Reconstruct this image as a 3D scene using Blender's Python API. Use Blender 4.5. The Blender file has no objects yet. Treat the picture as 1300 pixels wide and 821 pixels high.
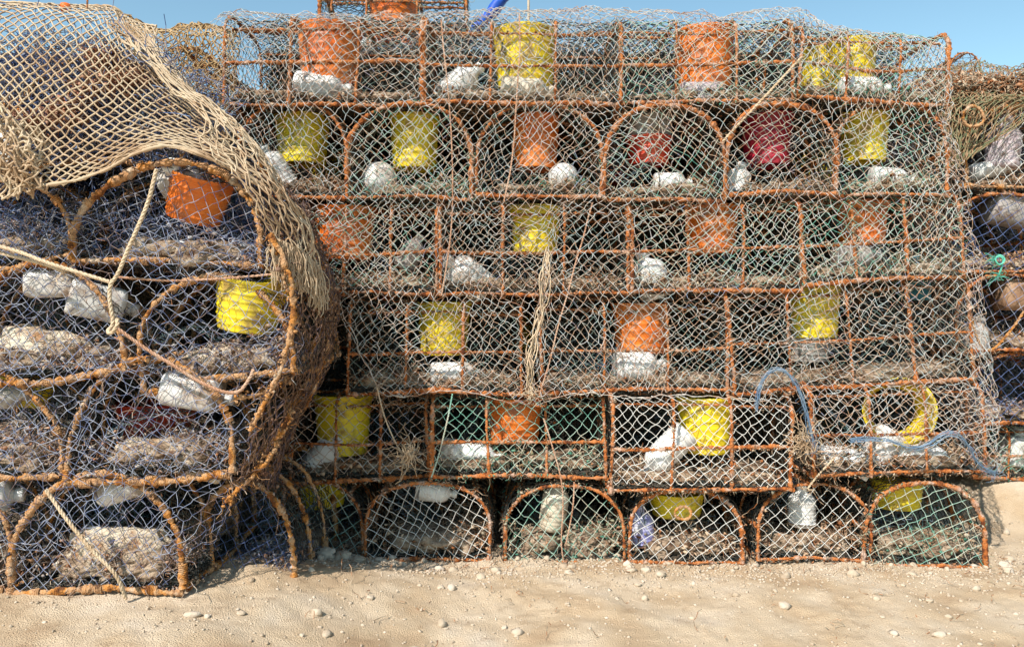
import bpy, math, random
import numpy as np
from mathutils import Matrix, Vector
rng = np.random.default_rng(7)
random.seed(7)
S = bpy.context.scene
# ------------------------------------------------------------------ camera, sky, sun, exposure
FPX, CH, HY = 1011.0, 1.10, 381.0          # focal in photo pixels, camera height, horizon row
cd = bpy.data.cameras.new('camera'); cam = bpy.data.objects.new('camera', cd); S.collection.objects.link(cam)
cam.location = (0, 0, CH); cam.rotation_euler = (math.radians(90), 0, 0)
cd.sensor_width = 36; cd.lens = 36*FPX/1300; cd.shift_y = -(410.5-HY)/1300
cd.clip_start = .05; cd.clip_end = 3000
S.camera = cam
SUN_EL, SUN_AZ = 45, 33                     # degrees; azimuth measured from behind the camera towards the left
sv = Vector((-math.sin(math.radians(SUN_AZ))*math.cos(math.radians(SUN_EL)), -math.cos(math.radians(SUN_AZ))*math.cos(math.radians(SUN_EL)), math.sin(math.radians(SUN_EL))))
w = bpy.data.worlds.new('World'); S.world = w; w.use_nodes = True
nt = w.node_tree; bg = nt.nodes['Background']; sk = nt.nodes.new('ShaderNodeTexSky')
sk.sky_type = 'NISHITA'; sk.sun_disc = False; sk.sun_elevation = math.radians(SUN_EL)
sk.sun_rotation = math.atan2(sv.x, sv.y); sk.air_density = 1.0; sk.dust_density = 0.3; sk.ozone_density = 0.7
tint = nt.nodes.new('ShaderNodeMix'); tint.data_type = 'RGBA'; tint.blend_type = 'MULTIPLY'; tint.inputs[0].default_value = 1; tint.inputs[7].default_value = (1.0, 1.17, 1.05, 1)
nt.links.new(sk.outputs[0], tint.inputs[6]); nt.links.new(tint.outputs[2], bg.inputs[0]); bg.inputs[1].default_value = 0.135
sd = bpy.data.lights.new('sun', 'SUN'); sun = bpy.data.objects.new('sun', sd); S.collection.objects.link(sun)
sd.energy = 5.0; sd.angle = math.radians(.5); sd.color = (1, .94, .85)
sun.rotation_euler = sv.to_track_quat('Z', 'Y').to_euler()
S.view_settings.view_transform = 'Standard'; S.view_settings.look = 'None'; S.view_settings.gamma = 1
S.view_settings.exposure = 0.34

# ------------------------------------------------------------------ helpers
def at(px, py, Y):
    return np.array([(px-650)*Y/FPX, Y, CH-(py-HY)*Y/FPX])
def _h(i, j, k, s):
    n = (i*374761393 + j*668265263 + k*2147483647 + s*974634777) & 0xffffffff
    n = ((n ^ (n >> 13))*1274126177) & 0xffffffff
    return ((n ^ (n >> 16)) & 0xffff)/65535.0
def noise(p, f=1.0, s=0):
    p = np.asarray(p, float)*f; i = np.floor(p).astype(np.int64); t = p-i; t = t*t*(3-2*t); r = 0
    for a in (0, 1):
        for b in (0, 1):
            for c in (0, 1):
                wt = (t[..., 0] if a else 1-t[..., 0])*(t[..., 1] if b else 1-t[..., 1])*(t[..., 2] if c else 1-t[..., 2])
                r = r + wt*_h(i[..., 0]+a, i[..., 1]+b, i[..., 2]+c, s)
    return r*2-1
def vnoise(p, f, s=0):
    return np.stack([noise(p, f, s+k*17) for k in range(3)], -1)
def rotz(a):
    c, s_ = math.cos(a), math.sin(a); return np.array([[c, -s_, 0], [s_, c, 0], [0, 0, 1]])
def euler(a, b, c):
    return np.array(Matrix.Rotation(c, 3, 'Z') @ Matrix.Rotation(b, 3, 'Y') @ Matrix.Rotation(a, 3, 'X'))

class MB:
    def __init__(s): s.v = []; s.f = {3: [], 4: []}; s.n = 0
    def add(s, v, f):
        v = np.asarray(v, float).reshape(-1, 3); f = np.asarray(f, int)
        if len(f): s.f[f.shape[1]].append(f+s.n)
        s.v.append(v); s.n += len(v)
    def xf(s, fn):
        s.v = [fn(v) for v in s.v]
    def build(s, name, mat, parent=None, loc=None, smooth=True):
        V = np.concatenate(s.v); me = bpy.data.meshes.new(name)
        q = np.concatenate(s.f[4]) if s.f[4] else np.zeros((0, 4), int)
        t = np.concatenate(s.f[3]) if s.f[3] else np.zeros((0, 3), int)
        if loc is None: loc = np.zeros(3)
        V = V-np.asarray(loc)
        me.vertices.add(len(V)); me.vertices.foreach_set('co', V.astype(np.float32).ravel())
        L = np.concatenate([q.ravel(), t.ravel()]); me.loops.add(len(L)); me.loops.foreach_set('vertex_index', L.astype(np.int32))
        st = np.concatenate([np.arange(len(q))*4, len(q)*4+np.arange(len(t))*3])
        me.polygons.add(len(st)); me.polygons.foreach_set('loop_start', st.astype(np.int32))
        me.polygons.foreach_set('loop_total', np.concatenate([np.full(len(q), 4), np.full(len(t), 3)]).astype(np.int32))
        me.polygons.foreach_set('use_smooth', np.full(len(st), smooth))
        me.update(calc_edges=True); me.validate()
        me.materials.append(mat)
        o = bpy.data.objects.new(name, me); S.collection.objects.link(o); o.location = tuple(loc)
        if parent is not None: o.parent = parent
        return o
def tag(o, label=None, cat=None, group=None, kind=None):
    for k, v in (('label', label), ('category', cat), ('group', group), ('kind', kind)):
        if v: o[k] = v
    return o
def empty(name, loc, label, cat, group=None, rot=(0, 0, 0)):
    o = bpy.data.objects.new(name, None); S.collection.objects.link(o); o.empty_display_size = .1
    o.location = tuple(loc); o.rotation_euler = rot; return tag(o, label, cat, group)

def segs(mb, A, B, r, k=4):
    """straight little prisms from A to B (n,3)"""
    A = np.asarray(A); B = np.asarray(B); n = len(A)
    if n == 0: return
    d = B-A; L = np.linalg.norm(d, axis=1, keepdims=True); ok = L[:, 0] > 1e-5; A, B, d, L = A[ok], B[ok], d[ok], L[ok]; n = len(A)
    d = d/L; up = np.where(np.abs(d[:, 2:3]) < .8, [[0, 0, 1.]], [[1., 0, 0]]); a = np.cross(d, up); a /= np.linalg.norm(a, axis=1, keepdims=True); b = np.cross(d, a)
    th = np.arange(k)*2*math.pi/k
    r = np.broadcast_to(np.asarray(r, float), (n,)) if np.ndim(r) == 0 else np.asarray(r)[ok]
    off = (np.cos(th)[None, :, None]*a[:, None]+np.sin(th)[None, :, None]*b[:, None])*r[:, None, None]
    v = np.concatenate([A[:, None]+off, B[:, None]+off], 1)          # n,2k,3
    i = np.arange(k); q = np.stack([i, (i+1) % k, (i+1) % k+k, i+k], -1)
    mb.add(v.reshape(-1, 3), (q[None]+(np.arange(n)*2*k)[:, None, None]).reshape(-1, 4))
def resample(P, step):
    P = np.asarray(P, float); d = np.r_[0, np.cumsum(np.linalg.norm(np.diff(P, axis=0), axis=1))]
    n = max(2, int(d[-1]/step)+1); t = np.linspace(0, d[-1], n)
    return np.stack([np.interp(t, d, P[:, k]) for k in range(3)], -1)
def smooth(P, n=2):
    P = np.asarray(P, float)
    for _ in range(n):
        Q = [P[0]]
        for a, b in zip(P[:-1], P[1:]): Q += [a*.75+b*.25, a*.25+b*.75]
        Q.append(P[-1]); P = np.array(Q)
    return P
def tube(mb, P, r, k=6, cap=True):
    P = np.asarray(P, float); n = len(P); r = np.broadcast_to(np.asarray(r, float), (n,))
    T = np.gradient(P, axis=0); T /= np.linalg.norm(T, axis=1, keepdims=True)+1e-9
    ref = np.array([0, 0, 1.]) if abs(T[:, 2]).mean() < .7 else np.array([1., .1, 0]); A = np.zeros_like(P); a = np.cross(T[0], ref); a /= np.linalg.norm(a)+1e-9
    for i in range(n):
        a = a-T[i]*(a@T[i]); a /= np.linalg.norm(a)+1e-9; A[i] = a
    Bn = np.cross(T, A); th = np.arange(k)*2*math.pi/k
    v = P[:, None]+(np.cos(th)[None, :, None]*A[:, None]+np.sin(th)[None, :, None]*Bn[:, None])*r[:, None, None]
    i = np.arange(k); q = np.stack([i, (i+1) % k, (i+1) % k+k, i+k], -1)
    mb.add(v.reshape(-1, 3), (q[None]+(np.arange(n-1)*k)[:, None, None]).reshape(-1, 4))
    if cap:
        for e, c in ((0, P[0]), (n-1, P[-1])):
            vv = np.vstack([v[e], c[None]]); mb.add(vv, [[j, (j+1) % k, k] for j in range(k)])
def bar(mb, P, r=.0075, wrap=.35, jit=.004, k=7, seed=None):
    """rusted bar bound in old rope: swellings and winding ridges"""
    P = resample(smooth(P, 1) if len(P) > 3 else P, .0075); s = int(rng.integers(1e6)) if seed is None else seed
    P = P+vnoise(P, 4, s)*jit*1.9+vnoise(P, 30, s+3)*jit*.7
    rr = r*(.86+.34*noise(P, 14, s+5)+wrap*1.5*np.maximum(0, noise(P, 42, s+7))+.26*rng.standard_normal(len(P)).clip(-1.3, 1.6))
    tube(mb, P, rr.clip(r*.5), k)
_u = np.array([[0, 0, 1], [1, 0, 0], [0, 1, 0], [-1, 0, 0], [0, -1, 0], [0, 0, -1]], float)
_f = np.array([[0, 1, 2], [0, 2, 3], [0, 3, 4], [0, 4, 1], [5, 2, 1], [5, 3, 2], [5, 4, 3], [5, 1, 4]])
def _sub(v, f):
    v = list(map(tuple, v)); c = {}; nf = []
    def m(a, b):
        key = (min(a, b), max(a, b))
        if key not in c: p = (np.array(v[a])+v[b]); v.append(tuple(p/np.linalg.norm(p))); c[key] = len(v)-1
        return c[key]
    for a, b, d in f:
        x, y, z = m(a, b), m(b, d), m(d, a); nf += [(a, x, z), (x, b, y), (z, y, d), (x, y, z)]
    return np.array(v), np.array(nf)
U1, F1 = _sub(_u, _f); U2, F2 = _sub(U1, F1); U3, F3 = _sub(U2, F2); U4, F4 = _sub(U3, F3)
def lumps(mb, C, r, lo=False, flat=1.0):
    C = np.asarray(C); n = len(C)
    if n == 0: return
    U, F = (_u, _f) if lo else (U1, F1)
    sc = np.broadcast_to(np.asarray(r, float), (n,))[:, None]*rng.uniform(.6, 1.5, (n, 3)); sc[:, 2] *= flat
    v = U[None]*sc[:, None]*rng.uniform(.75, 1.25, (n, len(U), 1))+C[:, None]
    mb.add(v.reshape(-1, 3), (F[None]+(np.arange(n)*len(U))[:, None, None]).reshape(-1, 3))
def fibres(mb, C, L, r=.0011, n=3):
    """short curling strands starting at C"""
    C = np.asarray(C); m = len(C)
    if m == 0: return
    d = rng.standard_normal((m, 3)); d[:, 2] -= .25; d /= np.linalg.norm(d, axis=1, keepdims=True)
    l = np.broadcast_to(L, (m,))[:, None]*rng.uniform(.3, 1.3, (m, 1))/n; p = C
    for _ in range(n):
        q = p+d*l; segs(mb, p, q, r, 3); p = q; d = d+rng.standard_normal((m, 3))*.6; d /= np.linalg.norm(d, axis=1, keepdims=True)
def shards(mb, C, r):
    """thin broken flakes: squashed tetrahedra turned every way"""
    n = len(C); T_ = np.array([[1, 0, -.2], [-.6, .8, -.1], [-.5, -.8, 0], [0, 0, .3]]); A = rng.standard_normal((n, 3, 3)); Q, _ = np.linalg.qr(A)
    v = (T_[None]*rng.uniform(.5, 1.4, (n, 4, 3))*np.asarray(r)[:, None, None])@Q+C[:, None]
    mb.add(v.reshape(-1, 3), (np.array([[0, 1, 3], [1, 2, 3], [2, 0, 3], [0, 2, 1]])[None]+(np.arange(n)*4)[:, None, None]).reshape(-1, 3))
def rock(mb, c, size, R=None, amp=.18, seed=0, U=None, F=None, box=.6):
    U = U4 if U is None else U; F = F4 if F is None else F
    v = U/np.maximum(np.abs(U).max(1, keepdims=True), 1e-6)*box+U*(1-box)
    v = v*(1+amp*noise(U+seed*3.1, 2.2, seed)[:, None]+amp*.5*noise(U, 6, seed+1)[:, None]+amp*.35*noise(U, 13, seed+2)[:, None])
    v = v*np.asarray(size)
    if R is not None: v = v@R.T
    mb.add(v+np.asarray(c), F)

def lattice(nu, nv):
    """diamond net: nodes and edges; coordinates 0..1"""
    I, J = np.meshgrid(np.arange(nu+1), np.arange(nv+1), indexing='ij')
    u = (I+.5*(J % 2))/nu; v = J/nv; idx = I*(nv+1)+J; E = []
    for par in (0, 1):
        js = np.arange(par, nv, 2)
        a = idx[:, js]; E.append(np.stack([a.ravel(), idx[:, js+1].ravel()], -1))
        if par == 0: E.append(np.stack([idx[1:, js].ravel(), idx[:-1, js+1].ravel()], -1))
        else: E.append(np.stack([idx[:-1, js].ravel(), idx[1:, js+1].ravel()], -1))
    return np.stack([u.ravel(), v.ravel()], -1), np.concatenate(E)
def net(mb, uv, E, fn, r, jit=.15, cell=.04, mask=None, k=4, knots=True, sag=.12, drop=0.0, seed=0):
    P = fn(uv); P = P+vnoise(P, .45/cell, seed)*cell*jit+rng.standard_normal(P.shape)*cell*jit*.35
    if mask is not None:
        m = mask(P); E = E[m[E[:, 0]] & m[E[:, 1]]]
    if drop: E = E[rng.random(len(E)) > drop]
    A, B = P[E[:, 0]], P[E[:, 1]]; l = np.linalg.norm(A-B, axis=1); ok = l < cell*4.5; A, B, E = A[ok], B[ok], E[ok]
    if sag:
        M = (A+B)/2+rng.standard_normal(A.shape)*cell*sag*.5; segs(mb, A, M, r, k); segs(mb, M, B, r, k)
    else: segs(mb, A, B, r, k)
    if knots:
        used = np.unique(E); lumps(mb, P[used], r*1.45, lo=True)
    return P, E
def grid_surface(G, sub=None):
    """smooth interpolation of a control grid (m,n,3) -> fn(uv)"""
    G = np.asarray(G, float); m, n, _ = G.shape
    def cr(p0, p1, p2, p3, t): return .5*((2*p1)+(-p0+p2)*t+(2*p0-5*p1+4*p2-p3)*t*t+(-p0+3*p1-3*p2+p3)*t**3)
    def fn(uv):
        x = np.clip(uv[:, 0], 0, 1)*(n-1); y = np.clip(uv[:, 1], 0, 1)*(m-1); i = np.minimum(x.astype(int), n-2); j = np.minimum(y.astype(int), m-2); tx = (x-i)[:, None]; ty = (y-j)[:, None]
        c = lambda a, hi: np.clip(a, 0, hi)
        rows = [cr(*[G[c(j+b, m-1), c(i+a, n-1)] for a in (-1, 0, 1, 2)], tx) for b in (-1, 0, 1, 2)]
        return cr(*rows, ty)
    return fn

# ------------------------------------------------------------------ materials
def mat(name, cols, scale=6, island=.0, rough=.75, bump=0, bscale=60, spec=.3, subs=0, metal=0, contrast=(.3, .7), dirt=None, dscale=12, dth=(.5, .62), dstr=1.0):
    m = bpy.data.materials.new(name); m.use_nodes = True; n = m.node_tree.nodes; l = m.node_tree.links; b = n['Principled BSDF']
    tc = n.new('ShaderNodeTexCoord'); oi = n.new('ShaderNodeObjectInfo'); ad = n.new('ShaderNodeVectorMath'); ad.operation = 'ADD'
    mu = n.new('ShaderNodeMath'); mu.operation = 'MULTIPLY'; mu.inputs[1].default_value = 37; l.new(oi.outputs['Random'], mu.inputs[0])
    l.new(tc.outputs['Object'], ad.inputs[0]); l.new(mu.outputs[0], ad.inputs[1])
    nz = n.new('ShaderNodeTexNoise'); nz.inputs['Scale'].default_value = scale; nz.inputs['Detail'].default_value = 5; l.new(ad.outputs[0], nz.inputs['Vector'])
    fac = n.new('ShaderNodeMapRange'); fac.inputs[1].default_value = contrast[0]; fac.inputs[2].default_value = contrast[1]; l.new(nz.outputs[0], fac.inputs[0])
    out = fac.outputs[0]
    if island:
        g = n.new('ShaderNodeNewGeometry'); mx = n.new('ShaderNodeMix'); mx.inputs[0].default_value = island
        l.new(out, mx.inputs[2]); l.new(g.outputs['Random Per Island'], mx.inputs[3]); out = mx.outputs[0]
    cr = n.new('ShaderNodeValToRGB'); e = cr.color_ramp.elements
    while len(e) < len(cols): e.new(.5)
    for i, c in enumerate(cols): e[i].position = i/(len(cols)-1) if len(cols) > 1 else 0; e[i].color = (*c, 1)
    l.new(out, cr.inputs[0]); col = cr.outputs[0]
    if dirt:
        dn = n.new('ShaderNodeTexNoise'); dn.inputs['Scale'].default_value = dscale; dn.inputs['Detail'].default_value = 8; dn.inputs['Roughness'].default_value = .7; l.new(ad.outputs[0], dn.inputs['Vector'])
        dm = n.new('ShaderNodeMapRange'); dm.inputs[1].default_value = dth[0]; dm.inputs[2].default_value = dth[1]; dm.inputs[4].default_value = dstr; l.new(dn.outputs[0], dm.inputs[0])
        mx2 = n.new('ShaderNodeMix'); mx2.data_type = 'RGBA'; l.new(dm.outputs[0], mx2.inputs[0]); l.new(col, mx2.inputs[6]); mx2.inputs[7].default_value = (*dirt, 1); col = mx2.outputs[2]
    l.new(col, b.inputs['Base Color']); b.inputs['Roughness'].default_value = rough; b.inputs['Specular IOR Level'].default_value = spec; b.inputs['Metallic'].default_value = metal
    if subs: b.inputs['Subsurface Weight'].default_value = subs; b.inputs['Subsurface Radius'].default_value = (.02, .012, .008); b.inputs['Subsurface Scale'].default_value = .5
    if bump:
        bn = n.new('ShaderNodeTexNoise'); bn.inputs['Scale'].default_value = bscale; bn.inputs['Detail'].default_value = 6; l.new(ad.outputs[0], bn.inputs['Vector'])
        bp = n.new('ShaderNodeBump'); bp.inputs['Strength'].default_value = bump; bp.inputs['Distance'].default_value = .01; l.new(bn.outputs[0], bp.inputs['Height']); l.new(bp.outputs[0], b.inputs['Normal'])
    return m
M = {}
M['rust'] = mat('rust', [(.14, .04, .015), (.44, .13, .03), (.56, .20, .06), (.46, .24, .14), (.58, .40, .31)], 22, .0, .9, 1.0, 160, contrast=(.34, .68), dirt=(.06, .025, .015), dscale=48, dth=(.52, .62), dstr=.85)
M['rust_tan'] = mat('rust_tan', [(.20, .07, .02), (.56, .23, .05), (.56, .33, .17), (.50, .26, .12), (.62, .46, .32)], 17, .0, .9, 1.0, 160, contrast=(.34, .68), dirt=(.09, .04, .02), dscale=40, dth=(.52, .62), dstr=.8)
M['crust'] = mat('crust', [(.07, .025, .012), (.38, .14, .05), (.50, .34, .22), (.54, .42, .30), (.16, .15, .11), (.48, .20, .08)], 25, .85, .9)
M['blue_crust'] = mat('blue_crust', [(.03, .04, .08), (.10, .14, .26), (.30, .26, .24), (.34, .17, .10), (.42, .42, .42), (.10, .12, .2)], 25, .85, .9)
M['green_crust'] = mat('green_crust', [(.03, .12, .08), (.10, .28, .2), (.40, .30, .20), (.48, .42, .32), (.38, .16, .07), (.16, .24, .16)], 25, .85, .9)
M['shell'] = mat('shell', [(.07, .045, .04), (.32, .18, .10), (.50, .41, .33), (.08, .09, .14), (.36, .28, .23), (.38, .16, .07), (.56, .50, .42), (.10, .12, .22)], 20, .75, .95, .7, 90, spec=.1)
M['concrete'] = mat('concrete', [(.16, .10, .06), (.36, .26, .18), (.54, .44, .33)], 22, 0, .95, 1.0, 90, dirt=(.10, .05, .03), dscale=26)
M['net_white'] = mat('net_white', [(.16, .26, .27), (.26, .34, .48), (.34, .15, .07), (.56, .54, .50), (.48, .28, .16), (.60, .61, .62), (.34, .45, .46), (.40, .18, .08), (.18, .30, .26)], 4.5, .45, .7, contrast=(.25, .75))
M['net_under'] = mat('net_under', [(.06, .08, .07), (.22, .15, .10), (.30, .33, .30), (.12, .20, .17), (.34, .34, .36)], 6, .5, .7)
M['net_pale'] = mat('net_pale', [(.58, .52, .44), (.70, .68, .64), (.62, .66, .64)], 4, .4, .7)
M['net_green'] = mat('net_green', [(.06, .22, .16), (.16, .40, .31), (.42, .54, .46), (.56, .50, .40), (.16, .36, .28)], 5, .3, .7)
M['net_blue'] = mat('net_blue', [(.05, .07, .18), (.20, .25, .42), (.44, .46, .52), (.06, .09, .20), (.30, .20, .14), (.10, .14, .30)], 6, .4, .6)
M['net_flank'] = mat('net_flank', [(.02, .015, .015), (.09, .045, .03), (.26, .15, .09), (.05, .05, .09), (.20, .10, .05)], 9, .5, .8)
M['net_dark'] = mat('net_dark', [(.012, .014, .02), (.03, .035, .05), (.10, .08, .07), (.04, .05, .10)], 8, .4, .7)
M['net_shade'] = mat('net_shade', [(.010, .014, .014), (.025, .035, .035), (.09, .065, .045), (.025, .05, .045)], 8, .4, .7)  # net colour with the shade of the trap interiors put into it
M['net_navy'] = mat('net_navy', [(.015, .02, .06), (.05, .08, .2), (.14, .2, .4), (.09, .06, .05)], 8, .4, .7)
M['net_blue2'] = mat('net_blue_mixed', [(.02, .03, .08), (.06, .10, .26), (.20, .28, .46), (.14, .08, .05), (.40, .38, .38), (.03, .05, .12)], 12, .8, .7)
M['net_tan'] = mat('net_tan', [(.28, .16, .08), (.46, .32, .20), (.57, .45, .31), (.44, .28, .16)], 7, .25, .8)
M['net_mixed'] = mat('net_mixed', [(.012, .02, .03), (.05, .11, .11), (.15, .21, .28), (.08, .05, .035), (.10, .18, .15), (.03, .05, .10)], 9, .5, .8)
M['weed'] = mat('weed', [(.16, .05, .03), (.40, .18, .10), (.50, .30, .20), (.28, .08, .06)], 14, .6, .9)
M['net_mossy'] = mat('net_mossy', [(.12, .05, .02), (.34, .18, .09), (.14, .20, .11), (.46, .30, .18), (.30, .13, .06)], 12, .6, .8)
M['weed_dark'] = mat('weed_dark', [(.012, .008, .008), (.05, .025, .018), (.14, .07, .045), (.30, .19, .13), (.03, .02, .02)], 14, .7, .9)
M['net_brown'] = mat('net_brown', [(.20, .10, .04), (.40, .26, .12), (.54, .40, .24)], 7, .3, .8)
M['rope_tan'] = mat('rope_tan', [(.48, .32, .18), (.66, .52, .36), (.60, .42, .28)], 14, .1, .85, .6, 200)
M['rope_rusty'] = mat('rope_rusty', [(.36, .17, .09), (.54, .31, .20), (.60, .44, .33)], 14, .1, .85, .6, 200)
M['rope_blue'] = mat('rope_blue', [(.08, .15, .27), (.20, .30, .42), (.42, .44, .44)], 14, .3, .8, .5, 200)
M['rope_green'] = mat('rope_green', [(.05, .34, .24), (.14, .55, .42), (.3, .6, .5)], 14, .3, .8)
M['yellow'] = mat('yellow_plastic', [(.66, .46, .015), (.82, .62, .02), (.88, .72, .06)], 6, 0, .42, .25, 40, .45, subs=.12, dirt=(.26, .15, .06), dth=(.47, .62), dstr=.85)
M['orange'] = mat('orange_plastic', [(.62, .12, .015), (.80, .20, .02), (.85, .32, .10)], 6, 0, .45, .25, 40, .45, subs=.12, dirt=(.26, .08, .04), dth=(.47, .62), dstr=.85)
M['red'] = mat('red_plastic', [(.40, .02, .012), (.60, .05, .02), (.62, .12, .05)], 6, 0, .45, .25, 40, .45, subs=.1, dirt=(.22, .07, .04), dth=(.54, .68), dstr=.8)
M['crimson'] = mat('crimson_plastic', [(.24, .006, .02), (.36, .014, .035), (.40, .04, .05)], 6, 0, .45, .25, 40, .45, dirt=(.2, .06, .05), dth=(.54, .68), dstr=.8)
M['grey'] = mat('grey_plastic', [(.20, .18, .17), (.34, .31, .29), (.44, .40, .38)], 6, 0, .6, .3, 40, .3, dirt=(.14, .09, .06))
M['mauve'] = mat('mauve_plastic', [(.42, .34, .36), (.52, .44, .47), (.58, .50, .52)], 6, 0, .6, .3, 40, .3, dirt=(.22, .15, .12))
M['teal'] = mat('teal_plastic', [(.01, .10, .14), (.02, .18, .24)], 6, 0, .5, .2, 40)
M['white'] = mat('white_plastic', [(.62, .60, .57), (.78, .78, .77), (.82, .81, .80)], 6, 0, .35, .12, 26, .5, subs=.08, dirt=(.33, .24, .17), dscale=10, dth=(.52, .66), dstr=.75)
M['dirty_white'] = mat('dirty_white_plastic', [(.50, .47, .43), (.68, .66, .63), (.76, .75, .73)], 8, 0, .42, .15, 26, .4, dirt=(.26, .17, .11), dscale=9, dth=(.46, .60), dstr=.9)
M['ballast_stone'] = mat('ballast_stone', [(.40, .30, .20), (.58, .48, .36), (.66, .58, .46)], 14, 0, .9, 1.0, 60, dirt=(.30, .16, .08), dscale=16)
M['brown'] = mat('brown_plastic', [(.22, .12, .07), (.34, .20, .12), (.42, .28, .18)], 10, 0, .7, .4, 40, .3, dirt=(.12, .07, .04))
M['cream'] = mat('cream_plastic', [(.56, .48, .36), (.66, .58, .46), (.72, .66, .56)], 6, 0, .5, .35, 26, .4, dirt=(.28, .18, .10))
M['violet'] = mat('violet_plastic', [(.16, .16, .46), (.34, .34, .62), (.6, .6, .74)], 18, 0, .5, .3, 40, .4, dirt=(.6, .6, .66), dscale=20)
M['cap_blue'] = mat('cap_blue', [(.08, .30, .45), (.15, .42, .58)], 6, 0, .5)
M['tarp'] = mat('tarp_blue', [(.01, .06, .38), (.02, .12, .55)], 6, 0, .5, .4, 30)
M['float_orange'] = mat('float_orange', [(.75, .12, .02), (.85, .24, .04)], 6, 0, .5, .3, 40)
M['wood'] = mat('wood', [(.30, .20, .13), (.46, .35, .25)], 10, 0, .85, .5, 60)
M['sand'] = mat('sand', [(.46, .31, .19), (.58, .43, .28), (.65, .51, .36), (.69, .57, .44)], 3.5, 0, .95, 1.0, 220, .15, dirt=(.34, .22, .13), dscale=9, dth=(.56, .7), dstr=.6)
M['stone'] = mat('stone', [(.34, .25, .17), (.52, .42, .31), (.60, .51, .42)], 12, .3, .9, .7, 60)

# ------------------------------------------------------------------ ground
def gh(x, y):
    x = np.asarray(x, float); y = np.asarray(y, float)
    sm = lambda a, b, t: np.clip((t-a)/(b-a), 0, 1)**2*(3-2*np.clip((t-a)/(b-a), 0, 1))
    p = np.stack([x, y, np.zeros_like(x)], -1)
    left = .135*(1-sm(-1.0, -.15, x))*(1-sm(2.9, 3.5, y))*sm(1.2, 2.3, y)
    right = .22*sm(2.1, 2.6, x)*sm(3.4, 4.3, y)
    fine = np.exp(-np.hypot(x, y-3)/6)
    return left+right+(.012*noise(p, 3, 5)+.009*noise(p, 9, 6)+.0035*noise(p, 19, 7)+.0035*noise(p, 37, 8)-.010*np.maximum(0, noise(p, 5.5, 9)-.35))*fine
def axis(a, b, step, far):
    inner = np.arange(a, b+1e-6, step); d = step*1.35**np.arange(1, 38); d = np.cumsum(d); d = d[d < far]
    return np.concatenate([(a-d)[::-1], inner, b+d])
xs = axis(-2.4, 3.4, .012, 900); ys = axis(2.1, 4.6, .012, 900); X, Y_ = np.meshgrid(xs, ys, indexing='ij')
gm = MB(); n1, n2 = X.shape; ii = (np.arange(n1-1)[:, None]*n2+np.arange(n2-1)[None]).ravel()
gm.add(np.stack([X, Y_, gh(X, Y_)], -1).reshape(-1, 3), np.stack([ii, ii+n2, ii+n2+1, ii+1], -1))
tag(gm.build('ground', M['sand']), kind='structure')
# gravel and crushed shell strewn on the sand
gv = MB(); n = 14000; gx = rng.uniform(-2.3, 3.4, n); gy = rng.uniform(2.3, 4.6, n)
near = rng.random(n) < .6; gy[near] = 3.30+rng.standard_normal(near.sum())*.12
r_ = rng.uniform(.0015, .006, n)*(1+2.2*(rng.random(n) < .03)); lumps(gv, np.stack([gx, gy, gh(gx, gy)+r_*.3], -1), r_, flat=.7)
shards(gv, np.stack([gx, gy, gh(gx, gy)+.002], -1)[::4], rng.uniform(.003, .012, len(gx[::4])))
tag(gv.build('gravel', M['stone']), 'loose gravel and crushed shell strewn over the sand', 'gravel', kind='stuff')

sc = MB(); gx = rng.uniform(-1.6, 2.6, 420); gy = np.where(rng.random(420) < .7, 3.27+rng.standard_normal(420)*.07, rng.uniform(2.5, 3.2, 420)); fibres(sc, np.stack([gx, gy, gh(gx, gy)+.006], -1), .07, .0013, 5)
tag(sc.build('twine_scraps', M['crust']), 'short scraps of twine and weed littering the sand by the traps', 'litter', kind='stuff')
# ------------------------------------------------------------------ trap building blocks
def arch(W, H, n=22):
    side, sq = PROF['side'], PROF['sq']
    h0 = H*side; t = np.linspace(math.pi, 0, n); c, s_ = np.cos(t), np.sin(t)
    a = np.sign(c)*np.abs(c)**(2/sq)*W/2; z = h0+np.abs(s_)**(2/sq)*(H-h0)
    return np.concatenate([[[-W/2, 0]], np.stack([a, z], -1), [[W/2, 0]]])
def inside_arch(a, z, W, H):
    side, sq = PROF['side'], PROF['sq']
    h0 = H*side; zz = np.maximum(0, z-h0)/(H-h0)
    return (z > .004) & (np.abs(2*a/W)**sq+zz**sq < .985)

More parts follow.
